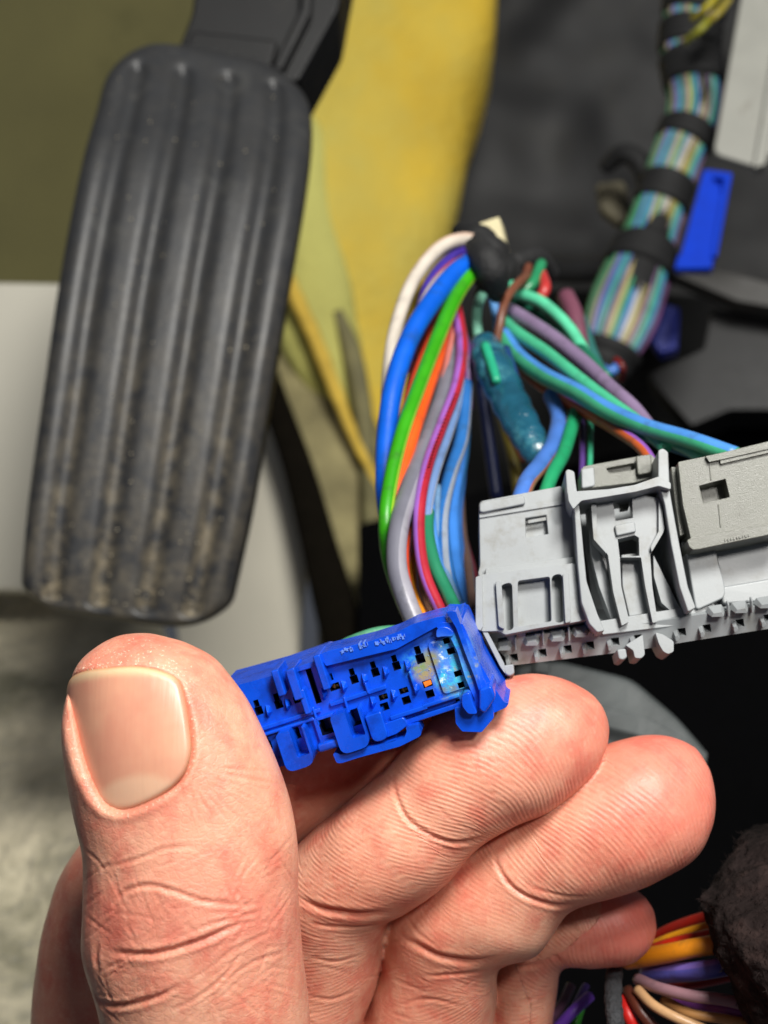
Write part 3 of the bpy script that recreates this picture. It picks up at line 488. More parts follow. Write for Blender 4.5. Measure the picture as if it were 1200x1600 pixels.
# ---------------------------------------------------------------- blue connector held by the hand
A5 = lambda pts: [(360+x/4.615, 930+y/4.615) for x, y in pts]
A6 = lambda pts: [(560+x/4.615, 930+y/4.615) for x, y in pts]
A4 = lambda pts: [(700+x/2.4, 650+y/2.4) for x, y in pts]
def blue():
    # corrosion stains: real deposit colours masked by noise inside two painted-in-object-space blotches
    M = M_blue.copy(); M.name = 'blue_plastic_corroded'; N, L = nodes(M); b = N['Principled BSDF']
    src = b.inputs['Base Color'].links[0].from_socket
    geo = N.new('ShaderNodeNewGeometry')
    def blotch(p, r, col, sc_, lo, hi, out):
        d = N.new('ShaderNodeVectorMath'); d.operation = 'DISTANCE'; d.inputs[1].default_value = p; L.new(geo.outputs['Position'], d.inputs[0])
        f = N.new('ShaderNodeMapRange'); f.inputs[1].default_value = r*.45; f.inputs[2].default_value = r; f.inputs[3].default_value = 1; f.inputs[4].default_value = 0
        L.new(d.outputs['Value'], f.inputs[0])
        n = N.new('ShaderNodeTexNoise'); n.inputs['Scale'].default_value = sc_; n.inputs['Detail'].default_value = 7; n.inputs['Roughness'].default_value = .7
        L.new(geo.outputs['Position'], n.inputs['Vector'])
        g = N.new('ShaderNodeMapRange'); g.inputs[1].default_value = lo; g.inputs[2].default_value = hi; L.new(n.outputs['Fac'], g.inputs[0])
        mu = N.new('ShaderNodeMath'); mu.operation = 'MULTIPLY'; L.new(f.outputs[0], mu.inputs[0]); L.new(g.outputs[0], mu.inputs[1])
        m = N.new('ShaderNodeMix'); m.data_type = 'RGBA'; m.inputs[7].default_value = lin(col)+(1,); L.new(mu.outputs[0], m.inputs[0]); L.new(out, m.inputs[6]); return m.outputs[2]
    F = Frame(590, 1078, 16.1, (-.12, -1, -.13)); q = lambda x, y: tuple(F.pt(x, y, .0))
    out = src
    out = blotch(q(702, 1034), .42, (84, 140, 232), 5, .34, .56, out)
    out = blotch(q(712, 1006), .20, (60, 190, 222), 9, .36, .60, out)
    out = blotch(q(712, 1056), .26, (70, 206, 222), 8, .40, .62, out)
    out = blotch(q(652, 1038), .20, (56, 150, 210), 10, .42, .60, out)
    out = blotch(q(674, 1030), .14, (140, 142, 110), 12, .36, .52, out)
    out = blotch(q(664, 1050), .15, (160, 146, 110), 11, .36, .54, out)
    out = blotch(q(728, 1046), .30, (150, 160, 140), 9, .56, .66, out)
    out = blotch(q(700, 1078), .18, (110, 128, 140), 10, .46, .6, out)
    out = blotch(q(690, 1016), .15, (226, 242, 242), 13, .54, .60, out)
    out = blotch(q(699, 1058), .15, (220, 244, 236), 13, .53, .60, out)
    out = blotch(q(655, 1042), .10, (130, 150, 100), 14, .44, .52, out)
    L.new(out, b.inputs['Base Color'])
    R = thing('blue_connector', 'bright blue multi-pin connector with green corroded cavities held between the fingers', 'connector')
    D = mat('painted_cavity_shade', (4, 10, 40), .9, spec=.1)  # near-black navy on the cut walls paints in the shade of deep cavities
    # front housing block with through-cut cavities
    AN = 18
    def tslot(x, y, k=1.0): return [rect(x-2.2*k, y-7*k, 8*k, 11*k, AN), rect(x+1.6*k, y+4.5*k, 12*k, 13*k, AN)]
    cuts = []
    for x, y in ((403, 1106), (434, 1096), (552, 1057), (585, 1046), (618, 1036), (417, 1160)): cuts += tslot(x, y)
    cuts += tslot(655, 1024, 1.15)
    sm_ = [rect(x, y, w_, h_, AN) for x, y, w_, h_ in ((460, 1077, 7, 10), (466, 1092, 15, 11), (516, 1058, 8, 11), (523, 1073, 16, 11), (599, 1089, 14, 9), (601, 1104, 13, 12), (631, 1079, 14, 9), (635, 1094, 13, 12),
           (668, 1068, 15, 11), (672, 1084, 13, 12), (698, 1000, 10, 9), (705, 1016, 12, 10), (716, 1051, 12, 9), (721, 1069, 10, 9), (511, 1133, 21, 25), (490, 1072, 9, 56), (557, 1120, 20, 26), (692, 975, 18, 5), (716, 1096, 7, 8), (652, 1119, 16, 5), (462, 1146, 14, 18))]
    body = rnd(A5([(-100, 690), (30, 655), (320, 575), (620, 470), (700, 480)])+A6([(100, 380), (560, 235), (730, 175), (860, 620), (790, 720), (700, 800), (450, 890), (270, 925), (60, 960)])+A5([(1000, 1010), (880, 1030), (600, 1120), (400, 1170), (100, 1250)]), 1.5)
    body2 = [(x, y) for x, y in body]
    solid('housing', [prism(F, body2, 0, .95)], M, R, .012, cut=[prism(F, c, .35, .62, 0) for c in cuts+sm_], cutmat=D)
    # raised shelf on the lower row (front step)
    up = lambda name, polys, u=.08, dn=.05, r=2, bev=.02, m=M: solid(name, [prism(F, rnd(p, r), u, dn) for p in polys], m, R, bev)
    # rear shell (wider at the back, darker top band)
    solid('rear_shell', [prism(F, rnd(A5([(-120, 690), (40, 640), (320, 545), (420, 490), (620, 430), (900, 350), (1200, 262)])+A6([(430, 170), (640, 112), (770, 230), (800, 640), (500, 740)])+A5([(900, 900), (300, 1080), (100, 1140)]), 2), -.2, 1.25, -1.2)], M_blue, R, .03)
    # top cap with the moulded marks
    solid('top_cap', [prism(F, rnd(A5([(628, 432), (700, 405), (1010, 330), (1190, 272)])+A6([(400, 205), (560, 160), (625, 148), (640, 215), (560, 232)])+A5([(1200, 388), (1000, 436), (690, 512), (668, 480)]), 2), .10, .4)], M_blue, R, .03)
    v, f = [], []
    for i in range(46):
        t = i/45
        if 0.16 < t < 0.24 or 0.36 < t < .46 or .86 < t: continue
        x = 532+t*118; y = 1018-t*28+random.uniform(-1, 1)
        for k in range(1 if random.random() < .6 else 2):
            a, b_ = prism(F, rect(x+random.uniform(-1, 1), y+random.uniform(-2.4, 2.4), random.choice([.8, 2.4, 3]), random.choice([.8, 4.5, 5.5]), 15), .112, .05); f += [[j+len(v) for j in q_] for q_ in b_]; v += a
    o = mesh_obj('moulded_marks', v, f, mat('worn_blue_edge', (96, 136, 226), .4), R, False); o['kind'] = 'stuff'
    # upper left guide ribs, square to the rows
    for x, y, w_, h_, u in ((439, 1062, 12, 42, .16), (464, 1064, 15, 50, .16), (479, 1092, 10, 40, .14), (506, 1046, 12, 56, .15)):
        solid('guide_rib', [prism(F, rnd(rect(x, y, w_, h_, AN), 3), u, .3, 0)], M, R, .022)
    solid('guide_web', [prism(F, rnd(rect(480, 1040, 46, 8, AN), 1.5), .05, .3, 0)], M, R, .015)
    # wedge-shaped lead-ins between the cavities
    for x, y in ((420, 1110), (450, 1100), (507, 1083), (538, 1072), (570, 1061), (603, 1050), (637, 1040), (583, 1096), (616, 1086), (650, 1076)):
        dia = [(x-7, y-11), (x+3, y-9), (x+7, y+1), (x+1, y+13), (x-3, y+12)]
        solid('lead_in_wedge', [prism(F, dia, .075, .02, 0, .22)], M_blue, R, .004, seg=1)
    # stepped ledges along the rows
    for x, y, w_, h_, u in ((452, 1124, 104, 7, .04), (560, 1086, 92, 7, .04), (448, 1135, 92, 5, .07), (690, 1092, 60, 6, .10), (640, 1110, 60, 7, .10), (668, 1116, 116, 8, .06), (574, 1008+66, 4, 18, .05), (542, 1100, 4, 26, .05), (494, 1118, 4, 30, .05), (645, 1062, 4, 30, .05)):
        solid('row_ledge', [prism(F, rect(x, y, w_, h_, AN if w_ > 10 else AN), u, .05, 0)], M, R, .010)
    # latch loops of the lower edge: thick rounded frames with an open middle
    for x, y, w_, h_, ix, iy, iw, ih in ((467, 1162, 46, 62, 1, -4, 20, 46), (552, 1134, 48, 62, 3, -5, 21, 44)):
        solid('latch_loop', [prism(F, rnd(rect(x, y, w_, h_, AN), [7, 7, 16, 14]), .22, .3, 0)], M, R, .035, seg=3, cut=[prism(F, rnd(rect(x+ix, y+iy, iw, ih, AN), 3), .4, .32, .2)])
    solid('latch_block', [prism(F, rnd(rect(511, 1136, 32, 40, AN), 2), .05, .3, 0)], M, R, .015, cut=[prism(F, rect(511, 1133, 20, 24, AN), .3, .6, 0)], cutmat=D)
    solid('latch_nose', [prism(F, rnd(rect(521, 1157, 44, 14, AN), 6), .18, .3, 0)], M, R, .03, seg=3)
    solid('latch_nose', [prism(F, rnd(rect(592, 1130, 26, 44, AN), [3, 3, 12, 12]), .18, .3, 0)], M, R, .035, seg=3)
    solid('latch_nose', [prism(F, rnd([(598, 1128), (632, 1116), (640, 1128), (622, 1142), (600, 1150)], 4), .12, .3, 0)], M, R, .03, seg=3)
    solid('lower_block', [prism(F, rnd([(425, 1180), (466, 1184), (470, 1192), (428, 1200)], 1.5), .0, .4, 0)], M_blue, R, .02)
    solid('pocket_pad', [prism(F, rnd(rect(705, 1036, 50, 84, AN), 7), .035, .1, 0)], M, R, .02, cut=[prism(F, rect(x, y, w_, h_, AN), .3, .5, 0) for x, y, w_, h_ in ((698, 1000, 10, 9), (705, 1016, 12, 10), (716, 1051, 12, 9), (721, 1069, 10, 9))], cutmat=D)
    # long wire-frame bail under the connector
    solid('bail_loop', [prism(F, rnd(A5([(738, 1145), (760, 1138), (800, 1148), (1100, 1070), (1200, 1040)])+A6([(170, 1078), (330, 1030), (350, 980), (340, 950), (430, 930), (455, 1000), (440, 1020), (300, 1090), (0, 1172)])+A5([(800, 1212), (765, 1210)]), 3), .16, .16, .16)], M_blue, R, .04,
          cut=[prism(F, rnd(A5([(870, 1105), (1100, 1040), (1180, 1010)])+A6([(160, 1000), (320, 945), (330, 980), (300, 1025), (150, 1060)])+A5([(1100, 1060), (880, 1132)]), 1.5), .4, .6, .16)])
    # right end plate
    solid('end_plate', [prism(F, rnd(A6([(600, 135), (640, 100), (780, 104), (800, 140), (880, 330), (930, 480), (975, 640), (995, 690), (1000, 760), (915, 860), (780, 856), (735, 800), (728, 690), (850, 680), (868, 640), (800, 480), (745, 300), (690, 190)]), 2.5), .12, .9, -.6)], M, R, .035)
    solid('end_flange', [prism(F, rnd(A6([(770, 110), (812, 130), (900, 330), (1000, 500), (1075, 610), (1110, 620), (1090, 650), (990, 695), (940, 560), (860, 300)]), 2), .06, 1.0, -.9)], M_blue, R, .03)
    up('end_ridge', [A6([(632, 118), (700, 112), (740, 220), (800, 400), (868, 600), (905, 700), (868, 690), (840, 600), (770, 420), (705, 240)])], .18, .1, 3, .04)
    up('end_boss', [A6([(745, 720), (800, 700), (830, 790), (860, 860), (790, 860), (745, 800)])], .24, .3, 5, .05)
    up('end_boss', [A6([(870, 680), (960, 650), (990, 740), (910, 858), (870, 830)])], .25, .3, 5, .05)
    up('round_boss', [A6([(560, 250), (600, 225), (650, 232), (690, 270), (680, 300), (600, 300), (560, 310)])], .14, .05, 7, .05)
    HO = [(698, 1000), (705, 1016), (716, 1051), (720, 1069), (668, 1068), (672, 1085), (655, 1024)]
    lump_v, lump_f = [], []
    for i in range(150):
        x, y = random.gauss(698, 17), random.gauss(1036, 26)
        if not (660 < x < 736 and 990 < y < 1082) or any(math.hypot(x-a, y-b_) < 7 for a, b_ in HO): continue
        c = F.pt(x, y, .0); r = random.uniform(.003, .010); bm = bmesh.new(); bmesh.ops.create_icosphere(bm, subdivisions=1, radius=r)
        oo = len(lump_v); lump_v += [c+q_.co*random.uniform(.7, 1.2) for q_ in bm.verts]; lump_f += [[x_.index+oo for x_ in f_.verts] for f_ in bm.faces]; bm.free()
    o = mesh_obj('corrosion_crust', lump_v, lump_f, M, R); o['kind'] = 'stuff'
    lv, lf = [], []
    for (mx_, my_, n_, c_) in ((688, 1016, 13, 0), (699, 1056, 16, 0), (716, 1008, 6, 0)):
        for i in range(n_):
            gx, gy = random.gauss(mx_, 4.5), random.gauss(my_, 6)
            if any(math.hypot(gx-a, gy-b_) < 6.5 for a, b_ in HO): continue
            c = F.pt(gx, gy, .004); r = random.uniform(.003, .010); bm = bmesh.new(); bmesh.ops.create_icosphere(bm, subdivisions=1, radius=r)
            oo = len(lv); lv += [c+q_.co*random.uniform(.7, 1.2) for q_ in bm.verts]; lf += [[x_.index+oo for x_ in f_.verts] for f_ in bm.faces]; bm.free()
    o = mesh_obj('white_salt_crust', lv, lf, mat('pale_turquoise_salt', (190, 232, 232), .6, .2, 9, dirt=(90, 190, 214), dscale=8, dlo=.45, dhi=.55), R); o['kind'] = 'stuff'
    # contacts seen in some cavities
    for x, y in ((466, 1092), (523, 1073), (599, 1089), (631, 1079)):
        solid('contact', [prism(F, rect(x, y+1, 12, 6, AN), -.06, .3, 0)], M_brass, R, .01)
        solid('contact', [prism(F, rect(x-1, y, 3, 8, AN), -.03, .2, 0)], M_brass, R, .006)
    o = solid('contact', [prism(F, rnd(rect(668, 1068, 13, 9, AN+8), 1.5), -.01, .3, 0)], M_copper, R, .02); o['label'] = 'orange copper-coloured contact filling its cavity'
blue()
# ---------------------------------------------------------------- pale grey connector
def grey():
    F = Frame(900, 860, 17.0, (-.06, -1, .20)); FP = Frame(900, 985, 17.0, (-.06, -1, .20))
    R = thing('grey_connector', 'pale grey connector with a sprung latch in a tall frame', 'connector')
    s = lambda name, polys, u, d, r=2, bev=.025, m=M_grey, cut=None, ref=None: solid(name, [prism(F, rnd(A4(p), r), u, d, ref) for p in polys], m, R, bev, cut)
    cut = lambda p, u, d, ref, r=0: prism(F, rnd(A4(p), r), u, d, ref)
    s('upper_shell', [[(116, 330), (126, 318), (425, 262), (440, 300), (470, 360), (500, 545), (470, 545), (120, 606), (112, 590), (120, 560)]], -.10, 1.5, 3, .05, ref=-.1,
      cut=[cut([(290, 384), (368, 372), (376, 442), (292, 456)], .3, .22, -.1)])
    s('shell_lip', [[(118, 330), (126, 320), (286, 296), (290, 330), (130, 362), (118, 358)]], -.03, .3, 4, .05)
    s('shell_lip', [[(118, 366), (440, 316), (440, 330), (118, 382)]], -.075, .1, .5, .012)
    s('window_shelf', [[(300, 392), (366, 380), (368, 392), (300, 404)]], -.12, .1, .5, .008)
    s('shell_lip', [[(140, 572), (468, 528), (490, 545), (478, 560), (140, 598)]], .0, .3, 2, .03)
    s('hinge_block', [[(440, 350), (474, 362), (486, 400), (484, 540), (446, 530)]], -.2, .8, 2, .03, m=M_olive)
    s('lower_shell', [[(103, 604), (130, 594), (470, 552), (492, 560), (505, 690), (524, 764), (460, 776), (330, 797), (215, 820), (190, 806), (130, 808), (103, 796)]], .14, 1.6, 3, .035,
      cut=[cut([(196, 634), (240, 622), (246, 800), (216, 806), (196, 780)], .3, .06, .14, 8), cut([(388, 598), (428, 590), (436, 770), (410, 778), (390, 760)], .3, .06, .14, 8), cut([(262, 618), (382, 602), (388, 770), (262, 790)], .3, .025, .14, 4)])
    s('side_column', [[(103, 604), (128, 598), (132, 790), (122, 806), (103, 796)]], .20, .4, 2, .03)
    s('column', [[(178, 620), (200, 616), (212, 800), (190, 790)]], .21, .1, 3, .03)
    s('column', [[(430, 592), (452, 586), (462, 770), (440, 778)]], .20, .1, 3, .03)
    # recessed dark back of the latch bay
    s('bay_back', [[(486, 300), (850, 230), (900, 700), (900, 760), (560, 815)]], -.62, .9, 1, .01, m=M_grey, ref=-.6)
    s('bay_floor', [[(560, 770), (900, 715), (1000, 700), (1000, 770), (580, 820)]], -.0, 1.4, 2, .03)
    # tall frame posts and cross bar
    s('frame_post', [[(440, 205), (452, 198), (474, 208), (482, 270), (494, 345), (508, 500), (520, 620), (560, 740), (588, 806), (560, 812), (530, 780), (500, 700), (486, 560), (474, 360), (446, 300)]], .30, 1.3, 3, .045)
    s('frame_post', [[(788, 128), (806, 120), (826, 134), (832, 280), (846, 360), (868, 480), (900, 640), (930, 720), (900, 735), (868, 640), (836, 480), (812, 330), (800, 290), (788, 240)]], .30, 1.3, 3, .045)
    s('cross_bar', [[(448, 284), (600, 274), (700, 258), (790, 226), (836, 250), (836, 276), (790, 262), (706, 284), (600, 302), (500, 318), (470, 350), (452, 320)]], .42, .4, 3, .045)
    # sprung latch arm
    la = [(536, 320), (620, 304), (700, 290), (796, 310), (800, 380), (812, 430), (768, 500), (758, 520), (766, 640), (786, 770), (768, 776), (740, 640), (724, 530), (644, 530), (650, 640), (680, 770), (652, 786), (620, 660), (600, 520), (548, 462), (540, 400)]
    s('latch_arm', [la], .10, .18, 2, .03, cut=[cut([(616, 302), (690, 290), (694, 382), (628, 394)], .3, .4, .1), cut([(636, 462), (700, 446), (716, 456), (718, 524), (644, 530)], .3, .4, .1)])
    s('latch_wing', [[(536, 330), (556, 328), (560, 440), (600, 500), (594, 516), (546, 462)]], .17, .1, 1.5, .02)
    s('latch_wing', [[(790, 318), (800, 320), (812, 420), (806, 440), (764, 510), (760, 490), (790, 432)]], .17, .1, 1.5, .02)
    s('latch_bridge', [[(624, 410), (700, 394), (706, 434), (632, 450)]], .15, .2, 3, .03)
    s('latch_tongue', [[(650, 520), (722, 512), (744, 640), (764, 738), (680, 752), (654, 640)]], -.12, .3, 2, .03)
    s('latch_tooth', [[(640, 340), (672, 334), (674, 356), (642, 362)]], -.35, .2, 2, .02, m=M_olive)
    s('bay_fin', [[(520, 330), (534, 330), (548, 460), (590, 560), (640, 780), (620, 786), (566, 640), (536, 520)]], -.12, .4, 1.5, .02)
    s('bay_fin', [[(770, 520), (790, 560), (860, 700), (890, 740), (860, 752), (800, 700), (772, 600)]], -.05, .4, 3, .03)
    # rear cap above the frame
    s('rear_cap', [[(498, 200), (510, 188), (760, 142), (790, 170), (790, 226), (700, 250), (500, 274)]], -.35, .9, 3, .05, m=M_olive, cut=[cut([(592, 196), (700, 176), (704, 196), (690, 204), (604, 214)], .2, .45, -.35, 3)])
    s('rear_cap_lug', [[(500, 200), (548, 190), (552, 262), (502, 272)]], -.27, .3, 4, .05)
    s('rear_cap_lug', [[(704, 150), (762, 142), (766, 212), (712, 222)]], -.27, .3, 4, .05, m=M_olive)
    # pin face: lower edge turned towards the viewer's floor
    pf = [(128, 806), (330, 818), (580, 806), (780, 770), (1240, 700), (1240, 792), (1190, 800), (900, 846), (700, 880), (245, 935), (190, 880)]
    Fp = Frame(900, 1000, 16.92, (-.08, -.93, -.30))
    sp = lambda name, polys, u, d, r=1, bev=.012, m=M_grey, cut=None: solid(name, [prism(Fp, rnd(A4(p), r), u, d) for p in polys], m, R, bev, cut)
    cuts = []; ups = [(205, 842), (308, 824), (404, 808), (492, 792), (1000, 716), (1088, 702), (1180, 684)]
    lows = [(238, 908), (345, 890), (440, 876), (524, 862), (618, 848), (704, 836), (868, 812), (962, 798), (1086, 778), (1190, 760)]
    for x, y in ups: cuts.append(prism(Fp, rnd(A4([(x-18, y-8), (x+16, y-14), (x+18, y+2), (x-16, y+6)]), .5), .3, .6, 0))
    for x, y in lows: cuts.append(prism(Fp, rnd(A4([(x-8, y-14), (x+22, y-18), (x+26, y+12), (x+4, y+14)]), .5), .3, .6, 0))
    sp('pin_face', [pf], 0, 1.1, 1.2, .02, cut=cuts)
    for x, y in ups:
        solid('pin_lead_in', [prism(Fp, rnd(A4([(x-34, y+26), (x-22, y+4), (x+26, y-4), (x+42, y+18), (x+36, y+24)]), 1), .13, .05, 0, .6)], M_grey, R, .008, seg=1)
        solid('pin_rib', [prism(Fp, A4([(x+44, y-18), (x+52, y-20), (x+54, y+26), (x+46, y+28)]), .08, .05, 0)], M_grey, R, .008, seg=1)
    for x, y in lows: solid('pin_lead_in', [prism(Fp, rnd(A4([(x-26, y-6), (x-10, y-14), (x+2, y+6), (x-2, y+22), (x-22, y+24)]), 1), .12, .05, 0, .6)], M_grey, R, .008, seg=1)
    for p in ([(206, 936), (246, 930), (250, 966), (232, 976), (214, 968)], [(632, 876), (666, 872), (672, 906), (656, 916), (640, 912)], [(664, 860), (730, 820), (738, 896), (724, 910), (700, 908), (694, 880)], [(776, 812), (806, 820), (846, 846), (846, 884), (826, 894), (806, 884), (790, 856)]):
        solid('key_foot', [prism(F, rnd(A4(p), 3), .12, .5, .1)], M_grey, R, .035)
    s('side_skirt', [[(128, 806), (150, 812), (212, 930), (214, 966), (196, 940), (140, 830)]], .12, .9, 2, .03)
    # right-hand body of the same housing
    s('body_right', [[(876, 470), (1260, 420), (1260, 700), (960, 752), (910, 740), (900, 660)]], -.12, 1.3, 2, .03, ref=-.1)
    s('body_panel', [[(890, 500), (1000, 486), (1040, 640), (1040, 680), (930, 730)]], .06, .4, 8, .06)
    s('body_panel', [[(1024, 640), (1260, 600), (1260, 690), (1030, 706)]], .05, .4, 6, .06)
grey()
def dark_cover():
    F = Frame(1100, 760, 16.9, (-.06, -1, .20))
    R = thing('grey_connector_cover', 'darker warm grey locking cover on the connector at right edge', 'connector cover')
    cut = lambda p, u, d, ref, r=0: prism(F, rnd(A4(p), r), u, d, ref)
    s = lambda name, polys, u, d, r=2, bev=.025, m=M_olive, c=None, ref=None: solid(name, [prism(F, rnd(A4(p), r), u, d, ref) for p in polys], m, R, bev, c)
    s('cover_shell', [[(862, 172), (980, 148), (1270, 78), (1270, 400), (1000, 450), (912, 468), (880, 330)]], .16, 1.4, 3, .05, c=[cut([(942, 262), (1040, 236), (1056, 304), (958, 328)], .3, .10, .16)])
    s('cover_edge', [[(966, 150), (1020, 140), (1270, 84), (1270, 108), (1040, 160), (980, 172)]], .22, .2, 1, .02)
    s('cover_edge', [[(1020, 158), (1270, 104), (1270, 122), (1022, 180)]], .20, .2, 1, .02)
    s('cover_edge', [[(836, 190), (858, 192), (880, 240), (905, 440), (870, 450), (852, 330)]], -.02, .9, 2, .03)
    s('lower_flap', [[(896, 466), (912, 456), (1270, 394), (1270, 432), (940, 500), (918, 502), (904, 490)]], .26, .6, 2, .03)
    s('seam_rib', [[(978, 152), (984, 151), (990, 240), (984, 240)]], .172, .1, 0, .004)
    s('seam_rib', [[(1012, 330), (1017, 329), (1026, 416), (1021, 417)]], .172, .1, 0, .004)
    v, f = [], []
    for i in range(9):
        a, b = prism(F, rect(700+(1040+i*11)/2.4, 650+(466-i*2.4)/2.4, 1.6+(i % 2), 3.4, 10), .275, .05); f += [[j+len(v) for j in q] for q in b]; v += a
    o = mesh_obj('moulded_marks', v, f, M_olive, R, False); o['kind'] = 'stuff'
dark_cover()
# ---------------------------------------------------------------- the hand
def hand():
    TH = [(160, 1900, 520, 1880, 16.0, 1.15), (162, 1760, 500, 1740, 15.7, 1.12), (168, 1640, 488, 1640, 15.5, 1.08), (150, 1550, 480, 1560, 15.35, 1.06), (134, 1480, 472, 1480, 15.25, 1.06), (133, 1400, 469, 1400, 15.15, 1.02), (132, 1330, 464, 1320, 15.1, .98),
          (120, 1262, 450, 1250, 15.05, .92), (108, 1200, 428, 1185, 15.0, .86), (103, 1140, 402, 1120, 15.0, .80), (106, 1085, 372, 1072, 15.02, .72), (122, 1040, 334, 1030, 15.05, .58), (150, 1012, 292, 1006, 15.08, .42), (182, 994, 252, 992, 15.1, .24), (208, 989, 222, 989, 15.1, .06)]
    MI = [(420, 1800, 560, 1850, 18.6, 1.0), (425, 1680, 560, 1720, 18.4, .95), (420, 1580, 562, 1610, 18.1, .92), (412, 1480, 590, 1520, 17.8, .90), (418, 1390, 606, 1440, 17.45, .88), (470, 1318, 632, 1422, 17.2, .86), (532, 1262, 694, 1378, 17.0, .84), (590, 1212, 740, 1326, 16.95, .82),
          (640, 1160, 796, 1290, 16.9, .84), (690, 1112, 856, 1262, 16.85, .84), (745, 1076, 910, 1222, 16.85, .78), (800, 1056, 942, 1180, 16.87, .68), (850, 1054, 951, 1140, 16.9, .50), (890, 1064, 944, 1108, 16.92, .30), (914, 1076, 930, 1088, 16.93, .08)]
    RI = [(520, 1850, 760, 1850, 18.9, 1.0), (530, 1720, 755, 1720, 18.7, 1.0), (560, 1610, 764, 1640, 18.4, .96), (590, 1520, 775, 1560, 18.1, .90), (600, 1430, 782, 1506, 17.8, .88), (660, 1380, 842, 1482, 17.55, .86), (730, 1316, 890, 1418, 17.4, .82), (790, 1270, 952, 1400, 17.3, .84),
          (850, 1228, 1022, 1374, 17.2, .86), (908, 1190, 1084, 1338, 17.15, .82), (965, 1160, 1108, 1296, 17.15, .72), (1020, 1150, 1116, 1248, 17.2, .55), (1066, 1156, 1112, 1208, 17.22, .32), (1088, 1166, 1100, 1182, 17.24, .08)]
    LI = [(730, 1850, 850, 1850, 19.3, .8), (740, 1720, 855, 1720, 19.2, .8), (745, 1600, 862, 1610, 19.0, .76), (760, 1480, 870, 1540, 18.8, .72), (805, 1430, 880, 1505, 18.5, .68), (848, 1396, 925, 1508, 18.35, .68), (900, 1378, 975, 1506, 18.25, .64), (945, 1374, 1008, 1486, 18.2, .55),
          (985, 1384, 1024, 1456, 18.2, .38), (1008, 1400, 1024, 1430, 18.2, .15), (1016, 1410, 1021, 1418, 18.2, .05)]
    IN = [(20, 1860, 330, 1900, 19.0, 1.0), (40, 1720, 320, 1740, 18.8, 1.0), (54, 1560, 300, 1600, 18.6, 1.0), (72, 1440, 300, 1520, 18.5, .98), (112, 1336, 320, 1460, 18.35, .95), (190, 1250, 370, 1400, 18.3, .92), (290, 1180, 440, 1340, 18.25, .9), (370, 1120, 500, 1290, 18.2, .88), (450, 1086, 570, 1240, 18.15, .86),
          (530, 1050, 640, 1200, 18.1, .82), (600, 1030, 700, 1160, 18.1, .74), (660, 1030, 726, 1120, 18.1, .55), (700, 1040, 730, 1090, 18.1, .25)]
    PA = [(60, 2300, 900, 2300, 21, 1.6), (30, 2050, 900, 2050, 20.6, 1.6), (40, 1850, 880, 1850, 20.2, 1.3), (140, 1700, 850, 1720, 19.9, 1.0), (260, 1600, 800, 1640, 19.7, .7), (330, 1540, 760, 1580, 19.6, .3)]
    fing = []; parts = []
    for st, e in ((TH, 2.25), (MI, 2.1), (RI, 2.1), (LI, 2.1), (IN, 2.1), (PA, 2.2)):
        V, Fc, C, W = loft_rings(st, 8, 48, e); parts.append((V, Fc)); fing.append((C, W))
    v, f = join(parts); src = mesh_obj('hand_src', v, f, [])
    md = src.modifiers.new('r', 'REMESH'); md.mode = 'VOXEL'; md.voxel_size = .0235; md.use_smooth_shade = True
    md = src.modifiers.new('s', 'SMOOTH'); md.factor = .5; md.iterations = 5
    dg = bpy.context.evaluated_depsgraph_get(); dg.update()
    me = bpy.data.meshes.new_from_object(src.evaluated_get(dg)); bpy.data.objects.remove(src); me.name = 'hand_skin'
    n = len(me.vertices); X = np.empty(n*3); me.vertices.foreach_get('co', X); X = X.reshape(-1, 3)
    Nn = np.empty(n*3); me.vertex_normals.foreach_get('vector', Nn); Nn = Nn.reshape(-1, 3)
    px = 600+FPX*X[:, 0]/X[:, 1]; py = 800-FPX*X[:, 2]/X[:, 1]
    # --- which finger, distance from its tip along the centre line (s), signed distance across it (t)
    best = np.full(n, 1e9); fid = np.zeros(n, int); S = np.zeros(n); T = np.zeros(n)
    for k, (C, W) in enumerate(fing[:5]):
        C = C[::-1][::3]; W = W[::-1][::3]; acc = 0; b2 = np.full(n, 1e9); s2 = np.zeros(n); t2 = np.zeros(n)
        for i in range(len(C)-1):
            a, b = C[i], C[i+1]; d = b-a; L = np.linalg.norm(d); 
            if L < 1e-6: continue
            u = ((X-a)@d)/(L*L); u = np.clip(u, -2 if i == 0 else 0, 1); q = a+np.outer(u, d); e = X-q; dist = np.linalg.norm(e, axis=1)
            side = np.array([d[2], 0, -d[0]]); side /= np.linalg.norm(side)+1e-9
            ok = dist < b2; b2[ok] = dist[ok]; s2[ok] = acc+u[ok]*L; t2[ok] = (e@side)[ok]; acc += L
        wmax = max(W); r = b2/wmax; ok = r < best; best[ok] = r[ok]; fid[ok] = k; S[ok] = s2[ok]; T[ok] = t2[ok]
    front = np.clip(-Nn[:, 1]*2.2, 0, 1)
    def warp(sc_, seed):
        rs = np.random.RandomState(seed); o = np.zeros(n)
        for j in range(7):
            k_ = rs.normal(size=3)*sc_; o += np.sin(X@k_+rs.uniform(0, 6.28))/7
        return o*2
    # ridges: arches round the tip, slanting bands further down the finger
    slant = np.array([0, .55, .35, .15, .3])[fid]
    arch = np.where(S < 1.6, .42, .42*np.exp(-(S-1.6)*1.6))
    phase = (S - arch*T*T - slant*T*np.clip((S-.7)/1.2, 0, 1) + .10*warp(1.6, 3) + .03*warp(4, 5))/.056
    amp = front*np.array([0, 1, 1, 1, .15])[fid]*(0.75+.5*warp(1.2, 8)).clip(.15, 1.1)
    # --- big soft forms
    disp = .020*warp(2.2, 11)+.008*warp(6, 12)
